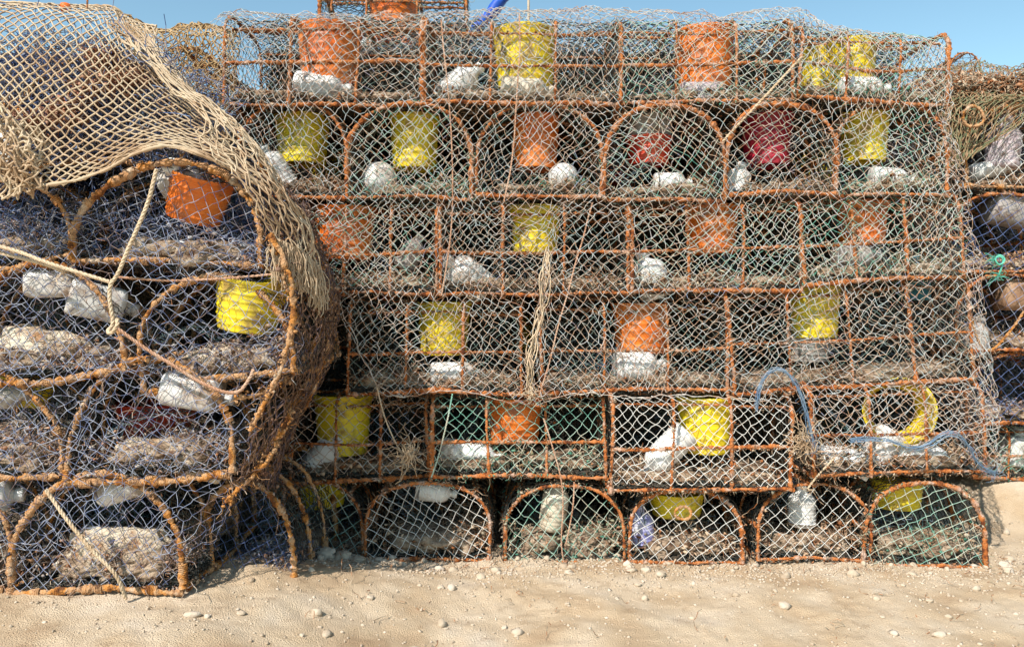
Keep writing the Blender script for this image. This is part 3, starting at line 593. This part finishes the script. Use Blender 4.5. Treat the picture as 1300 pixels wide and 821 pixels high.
# hem cord along its lower edge
hp = np.array([at(x, y, YF-.06) for x, y in poly[1:-2]]); hp = smooth(hp, 2); bar(cv, hp[4:-4], .0022, .5, .012)
tag(cv.build('cover_net', M['net_white']), 'large pale diamond-mesh net stretched over the front of the main stack', 'fishing net')

# ================================================================== left stack, nearer the camera
YR = 3.95
GL = 'big-hooped traps of the near left stack'
YL = 2.62
kl = dict(group=GL, rnd=True, framem='rust_tan', crust='shell', barr=.0098, r=.0010, cell=.036, depth=.66, ltop=.10, long_mid=False, litN=650, bars=3)
front_trap(12, 240, 600, 748, YL, 'end', 'big-hooped trap at the foot of the left stack, tan rope slanting in front', netm='net_blue', seed=61, items=[T('bottle', 'dirty_white', 158, 616, 66, 38, lay(-.3), .08), T('stone', 'ballast_stone', 150, 692, 120, 46, lay(0), .12)], **kl)
front_trap(246, 372, 618, 762, YL+.25, 'end', 'shaded trap at the right foot of the left stack', netm='net_navy', seed=62, **{**kl, 'crust': 'blue_crust'})
front_trap(-222, 6, 602, 748, YL, 'end', 'trap cut by the left edge of the photo, lowest of the left stack', netm='net_white', seed=63, items=[T('can', 'white', -12, 630, 60, 46, lay(0, .3), .08)], **kl)
front_trap(88, 294, 462, 603, YL-.02, 'end', 'big-hooped trap with two rounded pale blocks and a dark red bucket behind', netm='net_blue', seed=64, items=[B('red', 200, 510, 570, 96, (0, 0, 0), .4), T('can', 'dirty_white', 250, 498, 80, 44, (.2, 1.75, .2), .07), T('stone', 'ballast_stone', 186, 577, 74, 42, lay(0), .12), T('stone', 'ballast_stone', 258, 590, 62, 36, lay(0.2), .12)], **kl)
front_trap(-140, 78, 470, 600, YL, 'end', 'big-hooped trap with an amber bucket and a white tube at the left edge', netm='net_blue', seed=65, items=[B('yellow', 38, 474, 510, 70, (0, .3, 0), .2), T('bottle', 'dirty_white', 2, 502, 60, 34, lay(0), .1), T('stone', 'ballast_stone', 28, 576, 84, 34, lay(0), .12)], **kl)
front_trap(180, 376, 342, 484, YL+.02, 'end', 'big-hooped trap with a large crumpled yellow bucket, facing the gap', netm='net_blue', seed=66, items=[B('yellow', 320, 352, 418, 84, (.15, .12, .2), .08), B('yellow', 362, 318, 356, 40, (.3, .6, 0), .1), T('stone', 'ballast_stone', 290, 462, 130, 48, lay(-0.1), .12)], **kl)
front_trap(-60, 152, 340, 478, YL-.02, 'end', 'big-hooped trap with a white jerrycan wedged under its top bar', netm='net_blue', seed=67, items=[T('can', 'dirty_white', 72, 360, 66, 36, lay(0, .1), .07), T('can', 'dirty_white', 128, 384, 74, 46, lay(.25, .5), .10), T('stone', 'ballast_stone', 60, 444, 110, 52, lay(0.15), .12)], **kl)
front_trap(96, 332, 212, 338, YL, 'end', 'big-hooped trap with an orange bucket and white jug, just under the tan net', netm='net_blue', seed=68, items=[B('orange', 258, 204, 262, 78, (.2, .3, 0), .10), T('bottle', 'dirty_white', 231, 234, 72, 54, (1.1, -.5, .3), .13), T('bottle', 'white', 258, 322, 76, 28, lay(.1), .06)], **{**kl, 'crust': 'blue_crust'})
front_trap(-130, 92, 220, 338, YL, 'end', 'dark blue netted trap at the left edge, under the hem of the tan net', netm='net_navy', seed=69, **{**kl, 'crust': 'blue_crust'})
front_trap(20, 235, 70, 208, YL+.14, 'end', 'trap crammed with dark blue twine beneath the tan net', netm='net_navy', seed=70, items=[], **{**kl, 'crust': 'blue_crust', 'litN': 900})
front_trap(-190, 14, 62, 208, YL+.1, 'end', 'trap with a white jug beneath the tan net at the left edge', netm='net_navy', seed=71, items=[T('can', 'white', 6, 190, 50, 40, (0, 0, 0), .0)], **{**kl, 'crust': 'blue_crust'})

for (nm_, x0_, x1_, y0_, y1_, Y0) in (('l', -300, 330, 205, 745, YL+.72), ('t', -260, 150, 66, 200, YL+.42), ('m', -280, 300, 218, 330, YL+.50)):  # black layers added to darken the gaps, lower navy ones to block sun
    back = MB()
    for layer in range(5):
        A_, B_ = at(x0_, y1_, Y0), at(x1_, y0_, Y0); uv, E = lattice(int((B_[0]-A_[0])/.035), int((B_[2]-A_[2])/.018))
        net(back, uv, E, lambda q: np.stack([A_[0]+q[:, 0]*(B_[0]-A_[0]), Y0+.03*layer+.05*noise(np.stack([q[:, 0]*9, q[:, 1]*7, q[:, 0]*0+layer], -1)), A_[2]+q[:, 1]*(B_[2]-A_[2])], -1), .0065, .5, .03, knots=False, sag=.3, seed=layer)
    tag(back.build('net_backing', M['net_dark' if nm_ == 'l' else 'net_navy']), {'l': 'black netting added behind the hoops of the left stack to darken the gaps', 't': 'navy blue netting bundled under the tan net', 'm': 'navy netting added behind the orange bucket and white jug to block sun'}[nm_], 'fishing net')
# loose blue twine under the tan net
for (lab, x0_, x1_, y0_, y1_, Y0, m_, n_) in (('tangled blue twine heaped just beneath the tan net', -40, 250, 30, 205, 2.66, 'net_blue2', 2600), ('tangled navy twine stuffed in the trap under the tan net hem', -40, 330, 250, 335, 2.72, 'net_blue2', 1500)):
    tw = MB(); px = rng.uniform(x0_, x1_, n_); py = rng.uniform(y0_, y1_, n_); Yv = Y0+rng.random(n_)*.3
    P = np.stack([(px-650)*Y0/FPX, Yv, CH-(py-HY)*Y0/FPX], -1)
    if y0_ == 30: P = P[py > 20+np.maximum(0, px-120)*.55]
    fibres(tw, P, .16, .0016, 5); tag(tw.build('twine_tangle', M[m_]), lab, 'twine', kind='stuff')

back = MB()  # black layers added so the gaps of the right-hand stack look dark
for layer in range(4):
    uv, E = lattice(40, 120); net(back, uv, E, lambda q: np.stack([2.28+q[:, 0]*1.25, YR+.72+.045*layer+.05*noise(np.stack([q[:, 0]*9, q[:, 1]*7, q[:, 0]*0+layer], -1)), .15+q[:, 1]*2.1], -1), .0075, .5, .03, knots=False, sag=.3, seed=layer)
tag(back.build('net_backing', M['net_dark']), 'black netting added as a dark backing for the right-hand stack', 'fishing net')
back = MB()
for layer in range(3):
    uv, E = lattice(70, 26); A_, B_ = at(345, 150, YF+.62), at(1125, 30, YF+.62)
    net(back, uv, E, lambda q: np.stack([A_[0]+q[:, 0]*(B_[0]-A_[0]), YF+.56+.03*layer+.05*noise(np.stack([q[:, 0]*14, q[:, 1]*3, q[:, 0]*0+layer], -1)), A_[2]+q[:, 1]*(B_[2]-A_[2])*(.86+.14*np.sin(q[:, 0]*23+1))], -1), .0022, .5, .04, knots=False, sag=.3, seed=layer+30)
tag(back.build('net_backing', M['net_mixed']), 'teal and blue old netting lying behind the top row traps', 'fishing net')
wd = MB(); n_ = 700; cxs = rng.integers(0, 5, n_); cc = np.array([(150, 95), (120, 70), (70, 140), (100, 110), (28, 150)])[cxs]
px = cc[:, 0]+rng.standard_normal(n_)*12; py = cc[:, 1]+rng.standard_normal(n_)*8; P = np.stack([(px-650)*2.62/FPX, 2.62+.10*rng.random(n_), CH-(py-HY)*2.62/FPX], -1); shards(wd, P, rng.uniform(.006, .02, n_)); fibres(wd, P, .05, .0016)
tag(wd.build('dried_weed', M['weed']), 'clumps of reddish dried weed caught under the tan net', 'weed', kind='stuff')
# bulging black net and weed on the right flank of the left stack
fl = [[at(x, y, Y) for x, y, Y in row] for row in [
    [(300, 205, 2.60), (345, 225, 2.75), (375, 250, 2.95), (385, 255, 3.2)],
    [(330, 270, 2.60), (375, 280, 2.75), (398, 300, 2.95), (400, 310, 3.2)],
    [(345, 330, 2.58), (395, 335, 2.74), (420, 355, 2.95), (420, 360, 3.2)],
    [(360, 400, 2.60), (400, 400, 2.76), (424, 405, 2.95), (420, 405, 3.2)],
    [(350, 470, 2.60), (390, 475, 2.76), (404, 480, 2.98), (404, 480, 3.2)],
    [(318, 540, 2.60), (352, 548, 2.76), (366, 552, 2.98), (362, 552, 3.2)],
    [(300, 610, 2.60), (332, 618, 2.76), (346, 620, 2.98), (344, 620, 3.2)]]]
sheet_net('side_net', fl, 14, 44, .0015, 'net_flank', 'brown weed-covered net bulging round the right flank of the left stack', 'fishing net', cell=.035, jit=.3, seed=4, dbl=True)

wf = MB(); n_ = 300; t1 = rng.random(n_); t2 = rng.random(n_); P = grid_surface(fl)(np.stack([t1, t2], -1))+rng.standard_normal((n_, 3))*.018; fibres(wf, P, .07, .0016, 4); lumps(wf, P[:150], rng.uniform(.003, .008, 150))
tag(wf.build('dried_weed', M['weed_dark']), 'dark matted weed hanging on the right flank of the left stack', 'weed', kind='stuff')
# blue mesh wrapped round the left stack
wl = [[at(x, y, Y) for x, y, Y in row] for row in [
    [(-60, 250, 2.60), (40, 262, 2.585), (140, 270, 2.59), (240, 290, 2.58), (330, 300, 2.60)],
    [(-60, 340, 2.585), (40, 350, 2.56), (150, 345, 2.58), (250, 350, 2.57), (366, 352, 2.60)],
    [(-60, 430, 2.58), (40, 430, 2.57), (140, 440, 2.59), (260, 440, 2.56), (374, 440, 2.62)],
    [(-60, 520, 2.58), (30, 520, 2.56), (130, 520, 2.57), (230, 530, 2.56), (335, 530, 2.62)],
    [(-60, 610, 2.58), (30, 615, 2.56), (130, 610, 2.56), (220, 620, 2.57), (312, 615, 2.64)],
    [(-60, 700, 2.58), (20, 700, 2.56), (120, 690, 2.57), (200, 700, 2.58), (262, 700, 2.66)]]]
sheet_net('blue_net', wl, 20, 50, .0009, 'net_blue', 'fine blue mesh wrapped round the front of the left stack', 'fishing net', cell=.046, jit=.5, sag=.16, seed=44, knots=False)
# tan net
tn = [[at(x, y, Y) for x, y, Y in row] for row in [
    [(-60, 6, 3.0), (20, 4, 3.0), (80, 6, 3.02), (140, 10, 3.05), (165, 26, 3.08), (200, 36, 3.1)],
    [(-60, 22, 2.6), (15, 18, 2.6), (75, 20, 2.62), (130, 30, 2.66), (170, 55, 2.72), (205, 90, 2.8)],
    [(-60, 70, 2.52), (5, 70, 2.5), (65, 75, 2.51), (125, 85, 2.55), (180, 100, 2.62), (240, 130, 2.7)],
    [(-60, 120, 2.5), (5, 128, 2.48), (62, 135, 2.49), (130, 142, 2.52), (200, 150, 2.58), (285, 175, 2.66)],
    [(-60, 172, 2.5), (5, 182, 2.47), (60, 192, 2.48), (128, 192, 2.5), (215, 176, 2.55), (325, 215, 2.64)],
    [(-60, 215, 2.5), (5, 232, 2.46), (55, 238, 2.47), (120, 222, 2.49), (215, 186, 2.53), (345, 245, 2.62)]]]
sheet_net('tan_net', tn, 22, 46, .0026, 'net_tan', 'heavy tan rope net draped over the top of the left stack', 'fishing net', cell=.055, sag=.05, jit=.10, seed=8, hem='bt')
tn2 = [[at(x, y, Y) for x, y, Y in row] for row in [
    [(135, 28, 2.70), (160, 32, 2.74), (185, 38, 2.80)],
    [(180, 75, 2.62), (200, 78, 2.66), (222, 84, 2.74)],
    [(225, 120, 2.58), (245, 122, 2.62), (262, 130, 2.70)],
    [(262, 150, 2.55), (290, 156, 2.60), (305, 165, 2.68)],
    [(255, 182, 2.51), (318, 190, 2.58), (335, 200, 2.66)],
    [(290, 215, 2.50), (340, 222, 2.58), (362, 235, 2.68)],
    [(325, 260, 2.52), (366, 268, 2.60), (388, 280, 2.72)],
    [(346, 300, 2.56), (384, 318, 2.64), (410, 345, 2.76)]]]
sheet_net('tan_net_fold', tn2, 13, 27, .0025, 'net_tan', 'bunched fold of tan net falling to the right over the red bucket', 'fishing net', cell=.05, jit=.30, sag=.08, seed=9)
fr = MB(); P = grid_surface(tn2)(np.stack([rng.random(160), np.full(160, 1.)], -1)); 
for k in range(160):
    q = [P[k]]; 
    for j in range(6): q.append(q[-1]+np.array([rng.normal(0, .006), rng.normal(0, .006), -rng.uniform(.008, .035)]))
    tube(fr, np.array(q), .0016, 4)
tag(fr.build('frayed_ends', M['net_tan']), 'frayed strands hanging from the falling fold of tan net', 'twine', kind='stuff')
tn3 = [[at(x, y, Y) for x, y, Y in row] for row in [
    [(-60, 110, 2.5), (-10, 128, 2.47), (18, 150, 2.46), (35, 170, 2.46)],
    [(-60, 160, 2.47), (-8, 165, 2.44), (25, 180, 2.44), (48, 195, 2.45)],
    [(-60, 200, 2.46), (-5, 205, 2.43), (28, 212, 2.43), (50, 222, 2.45)],
    [(-60, 240, 2.46), (0, 246, 2.44), (30, 245, 2.44), (55, 240, 2.45)]]]
sheet_net('tan_net_gather', tn3, 10, 14, .0034, 'net_tan', 'tangled gather of tan net at the left edge above its hem rope', 'fishing net', cell=.06, jit=.35, seed=19, dbl=True)

# brown heap between the two stacks, further back
YB = 3.75
front_trap(172, 290, 60, 190, YB, 'end', 'dark trap buried under the brown net, between the two stacks', netm='net_brown', seed=72, group='traps between the stacks', crust='crust', litN=900, ltop=.2, framem='rust')
front_trap(160, 290, 190, 310, YB, 'end', 'dark trap below the buried one, between the two stacks', netm='net_dark', seed=73, group='traps between the stacks')
front_trap(170, 300, 310, 440, YB, 'end', 'trap hidden deep in the gap between the stacks', netm='net_dark', seed=74, group='traps between the stacks')
front_trap(300, 430, 440, 560, YB+.3, 'end', 'lower trap hidden deep in the gap between the stacks', netm='net_dark', seed=75, group='traps between the stacks')
bn = [[at(x, y, Y) for x, y, Y in row] for row in [
    [(140, 14, 4.0), (195, 38, 4.1), (235, 34, 4.1), (268, 34, 4.1), (300, 40, 4.1)],
    [(150, 20, 3.7), (200, 42, 3.7), (238, 36, 3.7), (268, 38, 3.7), (300, 46, 3.7)],
    [(160, 60, 3.62), (205, 75, 3.62), (240, 72, 3.62), (270, 75, 3.62), (300, 80, 3.62)],
    [(175, 100, 3.6), (212, 112, 3.6), (243, 112, 3.6), (270, 110, 3.6), (300, 115, 3.6)],
    [(210, 130, 3.62), (238, 145, 3.62), (256, 140, 3.62), (274, 135, 3.62), (300, 140, 3.62)]]]
sheet_net('brown_net', bn, 14, 26, .0030, 'net_brown', 'brown rope net hanging over the heap between the two stacks', 'fishing net', cell=.06, jit=.25, seed=12, dbl=True)

for k, (px, py) in enumerate([(40, 748), (220, 748), (0, 603), (190, 603), (20, 478), (225, 478), (40, 338), (215, 338)]):
    c = at(px, py, YL); copy_trap(end_src[(k*3+1) % len(end_src)], (c[0]-.08, YL+1.12, c[2]), H90, 'rust-brown trap deep inside the left stack, glimpsed through the front hoops', 'traps deep in the left stack')
# ================================================================== right stack, further back
GRt = 'traps of the right-hand stack'
kr = dict(group=GRt, barr=.009, cell=.048, seed=80)
front_trap(1226, 1352, 132, 240, YR, 'end', 'arched trap with a white jug and pinched netting, topmost of the right-hand stack', netm='net_pale', framem='rust_tan', pinch=.6, items=[T('bottle', 'mauve', 1274, 185, 60, 40, (0, .1, 0)), T('bottle', 'white', 1262, 214, 60, 22, lay(-.2))], **kr)
front_trap(1208, 1340, 246, 345, YR, 'end', 'trap with a pale block, second from the top of the right-hand stack', netm='net_navy', crust='crust', items=[T('can', 'grey', 1282, 268, 56, 40, lay(.2), .10)], **{**kr, 'seed': 81})
front_trap(1215, 1345, 348, 446, YR, 'end', 'trap holding a brown cylinder, in the middle of the right-hand stack', netm='net_blue', items=[T('can', 'brown', 1296, 374, 56, 40, lay(), .10), T('bottle', 'grey', 1240, 430, 44, 30, (0, .2, 0), .05)], **{**kr, 'seed': 82})
front_trap(1228, 1350, 450, 538, YR+.05, 'end', 'trap wrapped in dark blue netting, low in the right-hand stack', netm='net_navy', crust='blue_crust', **{**kr, 'seed': 83})
front_trap(1236, 1366, 540, 606, YR+.1, 'side', 'low trap with green netting at the foot of the right-hand stack', netm='net_green', crust='green_crust', items=[T('can', 'white', 1292, 570, 40, 40, (0, .1, 0), .1)], **{**kr, 'seed': 84})
# heap on the top right
hp_ = MB(); x = rng.uniform(2.16, 2.8, 4200); y = rng.uniform(3.98, 4.6, 4200); zc = at(1250, 132, 4.1)[2]; hh = (.13+.07*noise(np.stack([x, y, 0*x], -1), 5, 3))*rng.random(4200)**.6
shards(hp_, np.stack([x, y, zc+hh], -1)[:1500], rng.uniform(.008, .03, 1500)); fibres(hp_, np.stack([x, y, zc+hh], -1)[1500:], .10, .0024, 5)
tag(hp_.build('rope_heap', M['crust']), 'heap of rusty rope and scraps on top of the right-hand stack', 'rope heap')
hn = [[at(px, py, Y) for px, py, Y in row] for row in [
    [(1200, 84, 4.9), (1240, 78, 4.9), (1275, 84, 4.9), (1330, 80, 4.9)],
    [(1200, 104, 4.4), (1240, 98, 4.4), (1275, 102, 4.4), (1330, 100, 4.4)],
    [(1196, 126, 4.0), (1240, 118, 3.98), (1280, 122, 3.95), (1340, 118, 3.95)],
    [(1200, 160, 3.95), (1222, 150, 3.9), (1262, 132, 3.9), (1340, 128, 3.9)],
    [(1206, 215, 3.96), (1218, 210, 3.9), (1228, 200, 3.9), (1232, 200, 3.9)]]]
sheet_net('brown_net', hn, 18, 30, .0020, 'net_mossy', 'green-brown net draped over the shoulder of the right-hand stack', 'fishing net', cell=.045, jit=.35, seed=13, dbl=True)
# far heap arch
front_trap(1205, 1245, 70, 110, 6.2, 'end', 'small distant arched trap against the sky at the right', netm='net_blue', seed=85, group='distant traps', cell=.06, litN=60)

# ================================================================== ropes
def rope(name, pts, r, m, label, cat='rope', strands=2, sm=2, group=None, step=.006, tuft=0):
    P = resample(smooth(np.array([at(*p) for p in pts]), sm), step); P = P+vnoise(P, 8, len(pts))*.004; mb = MB()
    n = len(P); T_ = np.gradient(P, axis=0); T_ /= np.linalg.norm(T_, axis=1, keepdims=True)+1e-9; a = np.cross(T_, [0.05, -1, .1]); a /= np.linalg.norm(a, axis=1, keepdims=True)+1e-9; b = np.cross(T_, a)
    ph = np.arange(n)*step/(r*7)*2*math.pi
    for k in range(strands):
        t = ph+k*2*math.pi/strands; tube(mb, P+(np.cos(t)[:, None]*a+np.sin(t)[:, None]*b)*r*.5, r*.62*(1+.06*rng.standard_normal(n)), 5)
    if tuft:
        for e in (P[0], P[-1]): fibres(mb, np.repeat(e[None], tuft, 0), .06, r*.22, 4)
    return tag(mb.build(name, M[m]), label, cat, group)
rope('rope', [(200, 215, 2.46), (188, 260, 2.46), (168, 305, 2.47), (150, 350, 2.48), (140, 358, 2.48), (140, 385, 2.48), (144, 412, 2.49), (134, 420, 2.48), (140, 424, 2.47), (150, 410, 2.48), (146, 402, 2.50)], .0062, 'rope_tan', 'tan rope hanging from the tan net hem down to a knot', strands=3)
rope('rope', [(148, 416, 2.48), (180, 438, 2.50), (215, 460, 2.52), (250, 485, 2.54), (300, 504, 2.56), (318, 480, 2.58), (322, 470, 2.58)], .0055, 'rope_rusty', 'rusty pink rope running from the knot down to the right', strands=3)
rope('rope', [(-20, 306, 2.48), (20, 318, 2.48), (70, 338, 2.48), (110, 350, 2.49), (140, 358, 2.50)], .0062, 'rope_tan', 'pale rope coming in from the left edge to the hanging knot', strands=3)
rope('rope', [(-20, 312, 2.50), (20, 326, 2.50), (60, 336, 2.50), (84, 346, 2.50)], .0058, 'rope_tan', 'shorter pale rope lying just under its neighbour at the left edge', strands=3, tuft=8)
rope('rope', [(58, 622, 2.52), (80, 652, 2.52), (104, 682, 2.52), (132, 715, 2.52), (150, 735, 2.53), (160, 760, 2.56)], .0062, 'rope_tan', 'tan rope slanting down across the lowest left trap', strands=3)
rope('rope', [(148, 352, 2.50), (185, 354, 2.52), (220, 356, 2.58), (300, 352, 2.60), (345, 348, 2.6)], .0042, 'rope_rusty', 'thin rusty cord tied across below the blue-netted trap', strands=2)
for lab, P_ in (('thick rust-crusted rope running down the outer right flank of the left stack', [(330, 212, 2.62), (372, 258, 2.8), (400, 310, 2.92), (421, 362, 2.95), (422, 410, 2.95), (404, 478, 2.97), (385, 520, 2.98)]),
        ('rust-crusted rope curving past the crumpled yellow bucket of the left stack', [(338, 300, 2.57), (362, 340, 2.57), (374, 400, 2.58), (362, 455, 2.58), (340, 500, 2.58), (318, 545, 2.58)]),
        ('rust-crusted rope slanting from the flank to the foot of the left stack', [(392, 482, 2.9), (368, 530, 2.75), (345, 575, 2.7), (310, 612, 2.62), (285, 640, 2.6)]),
        ('rusty rope sagging between the flank and the middle hoop of the left stack', [(404, 420, 2.9), (378, 470, 2.72), (340, 498, 2.62), (300, 505, 2.58)])):
    mb = MB(); P = smooth(np.array([at(*p) for p in P_]), 2); bar(mb, P, .0085, .5, .008); Q = resample(P, .006); q = Q[rng.integers(0, len(Q), 260)]+rng.standard_normal((260, 3))*.008; lumps(mb, q[:120], rng.uniform(.002, .006, 120)); fibres(mb, q[:45], .05, .0010, 4)
    tag(mb.build('rope', M['rust_tan']), lab, 'rope')
# gathered strands in the cover net
rope('cord', [(752, 256, 3.26), (738, 310, 3.24), (728, 345, 3.24), (712, 400, 3.24), (700, 450, 3.24), (684, 500, 3.24)], .0036, 'rope_rusty', 'thin pinkish cord slanting down to the frayed pale rope')
rope('cord', [(660, 18, 3.26), (660, 70, 3.24), (655, 140, 3.24), (650, 200, 3.24), (640, 256, 3.24)], .0036, 'rope_rusty', 'pinkish cord hanging in front of the yellow bucket of the top row')
rope('cord', [(560, 26, 3.30), (566, 80, 3.24), (572, 150, 3.24), (574, 245, 3.24), (572, 300, 3.24), (560, 375, 3.24)], .0034, 'rope_rusty', 'long pinkish cord hanging over the tilted white bottle of the top row')
rope('cord', [(1018, 72, 3.24), (985, 108, 3.24), (950, 145, 3.24), (918, 180, 3.24)], .0048, 'rope_tan', 'tan cord slanting left from the corner of the top row')
rope('cord', [(690, 530, 3.24), (700, 560, 3.24), (712, 605, 3.24), (716, 640, 3.26), (712, 690, 3.28), (716, 716, 3.3)], .0034, 'rope_rusty', 'pale cord dangling over the green-netted trap to the sand')
rope('cord', [(728, 612, 3.28), (728, 640, 3.28), (722, 672, 3.28), (718, 690, 3.28)], .0034, 'rope_rusty', 'short cord beside the dangling one on the green-netted trap')
rope('cord', [(478, 492, 3.24), (490, 535, 3.24), (505, 570, 3.24), (520, 582, 3.24)], .0034, 'rope_tan', 'straw-coloured cord hanging at the lower left corner of the cover net', tuft=10)
rope('cord', [(575, 500, 3.24), (566, 540, 3.25), (556, 580, 3.26), (548, 605, 3.27)], .0036, 'net_green', 'pale greenish cord beside the orange bucket of the second row')
rope('cord', [(1026, 620, 3.22), (1040, 602, 3.22), (1060, 580, 3.22)], .004, 'rope_tan', 'straw cord looped beside the three white bottles', tuft=8)
rope('cord', [(1262, 330, 3.8), (1270, 322, 3.78), (1278, 330, 3.78), (1268, 338, 3.78), (1262, 326, 3.78), (1276, 326, 3.78), (1268, 350, 3.8)], .004, 'rope_green', 'bright green knot of cord on the right-hand stack', strands=3, tuft=30)
rope('cord', [(1216, 320, 3.6), (1222, 350, 3.58), (1232, 400, 3.56), (1243, 440, 3.56), (1260, 446, 3.58), (1280, 425, 3.6), (1300, 395, 3.6)], .006, 'rust_tan', 'rusty looped bar sticking out at the edge of the right-hand stack', 'rope')
def frayed(name, pts, r, m, label, n=9, tuft=20):
    P = resample(smooth(np.array([at(*p) for p in pts]), 2), .012); mb = MB(); L_ = np.linspace(0, 1, len(P))
    for k in range(n):
        o = vnoise(P, 7, k*31)*r*3.0+vnoise(P, 26, k*7+3)*r*1.6; tube(mb, P+o, r*.26*(1+.2*rng.standard_normal(len(P)).clip(-1, 1)), 4)
    fibres(mb, P[rng.integers(0, len(P), tuft*3)], .05, r*.12, 4); fibres(mb, np.repeat(P[-1:], tuft, 0), .09, r*.16, 5)
    return tag(mb.build(name, M[m]), label, 'rope')
frayed('blue_rope', [(962, 520, 3.18), (965, 485, 3.18), (985, 466, 3.17), (1005, 476, 3.17), (1022, 510, 3.17), (1032, 560, 3.18)], .0042, 'rope_blue', 'blue-grey rope looped over the right of the blue-capped bottle trap')
frayed('blue_rope', [(1080, 558, 3.18), (1110, 555, 3.18), (1135, 560, 3.18), (1155, 570, 3.18), (1178, 566, 3.18), (1195, 552, 3.18), (1215, 548, 3.18), (1232, 570, 3.2), (1240, 590, 3.22), (1262, 600, 3.24)], .0045, 'rope_blue', 'wavy blue hem rope above the three white bottles')
frayed('rope', [(697, 320, 3.25), (694, 350, 3.24), (690, 400, 3.24), (676, 440, 3.23), (670, 470, 3.23), (676, 500, 3.24)], .009, 'rope_tan', 'thick frayed pale rope hanging in the middle of the cover net')
# rusty ring
rg = MB(); t = np.linspace(0, 2*math.pi, 40); c = at(866, 650, 3.25); P = np.stack([c[0]+.034*np.cos(t), c[1]+.006*np.sin(t*2), c[2]+.026*np.sin(t)], -1); bar(rg, P, .006, .3, .002)
tag(rg.build('rusty_ring', M['rust_tan']), 'rusty iron ring hanging at the top of the trap with the violet jar', 'ring')
rg = MB(); c = at(1236, 148, 3.85); P = np.stack([c[0]+.05*np.cos(t), c[1]+.01*np.sin(t*2), c[2]+.05*np.sin(t)], -1); bar(rg, P, .007, .3, .002)
tag(rg.build('rope_ring', M['rust_tan']), 'coiled rope ring on the shoulder of the right-hand stack', 'ring')
# straw tangle
tg = MB(); c = at(1020, 560, 3.20); fibres(tg, c+rng.standard_normal((60, 3))*[.012, .006, .03], .13, .0018, 6); tag(tg.build('twine_tangle', M['net_tan']), 'straw-coloured tangle of twine left of the three white bottles', 'twine')
tg = MB(); c = at(518, 575, 3.22); fibres(tg, c+rng.standard_normal((60, 3))*[.010, .004, .007], .13, .0016, 6); tag(tg.build('twine_tangle', M['net_tan']), 'frayed straw tuft hanging over the left side of the second row', 'twine')

# blue pole cover and thin mast behind the stack
tp = MB(); A_, B_ = at(618, 22, 4.7), at(650, -14, 4.7); d = (B_-A_); nn = 14
tube(tp, np.array([A_+d*t_+[.006*math.sin(t_*9), 0, 0] for t_ in np.linspace(-11, 1.2, nn*5)]), .035+.006*np.sin(np.arange(nn*5)*1.3), 9)
tag(tp.build('blue_tarp_roll', M['tarp']), 'rolled bright blue tarp leaning behind the stack against the sky', 'tarp')
ms = MB(); A_ = at(671, -20, 6.5); tube(ms, np.array([[A_[0], 6.5, 0], [A_[0], 6.5, A_[2]*.5], [A_[0], 6.5, A_[2]+.3]]), .010, 8)
tag(ms.build('mast', M['stone']), 'thin pale mast rising behind the stack', 'mast')
ms = MB(); P = smooth(np.array([at(421, 14, 3.6), at(420, 6, 3.6), at(423, -2, 3.6), at(426, -14, 3.62)]), 2); tube(ms, P, .004, 6)
tag(ms.build('wire_end', M['rust']), 'bent dark wire end sticking up from the top of the stack', 'wire')
ms = MB(); P = smooth(np.array([at(110, 14, 2.9), at(111, 4, 2.9), at(111, -12, 2.9)]), 1); tube(ms, P, .0035, 6)
tag(ms.build('wire_end', M['rust']), 'dark wire end sticking up above the tan net', 'wire')
fo_ = MB(); lathe(fo_, [(.0, .02), (.016, .014), (.02, 0), (.016, -.014), (0, -.02)], c=at(83, 10, 2.95), n=16); tag(fo_.build('small_float', M['float_orange']), 'small orange float on top of the tan net', 'float')

# stones by the stack foot
for i, (px, Y, s_) in enumerate([(392, 3.3, .035), (412, 3.27, .04), (436, 3.28, .03), (456, 3.26, .024), (375, 3.3, .02), (500, 3.24, .008), (1275, 3.3, .022), (930, 3.25, .01), (1240, 3.12, .008), (820, 3.22, .018), (560, 3.0, .012), (720, 2.85, .009), (1180, 2.9, .012), (1120, 2.75, .008), (640, 2.7, .01), (470, 2.8, .012)]):
    x = (px-650)*Y/FPX; mb = MB(); z = float(gh(np.array([x]), np.array([Y]))[0])
    rock(mb, (0, 0, 0), (s_, s_*.8, s_*.6), amp=.3, seed=i, U=U3, F=F3); o = mb.build('stone', M['stone']); o.location = (x, Y, z+s_*.35)
    tag(o, 'pale stone lying on the sand at the foot of the stack', 'stone', 'stones on the sand')
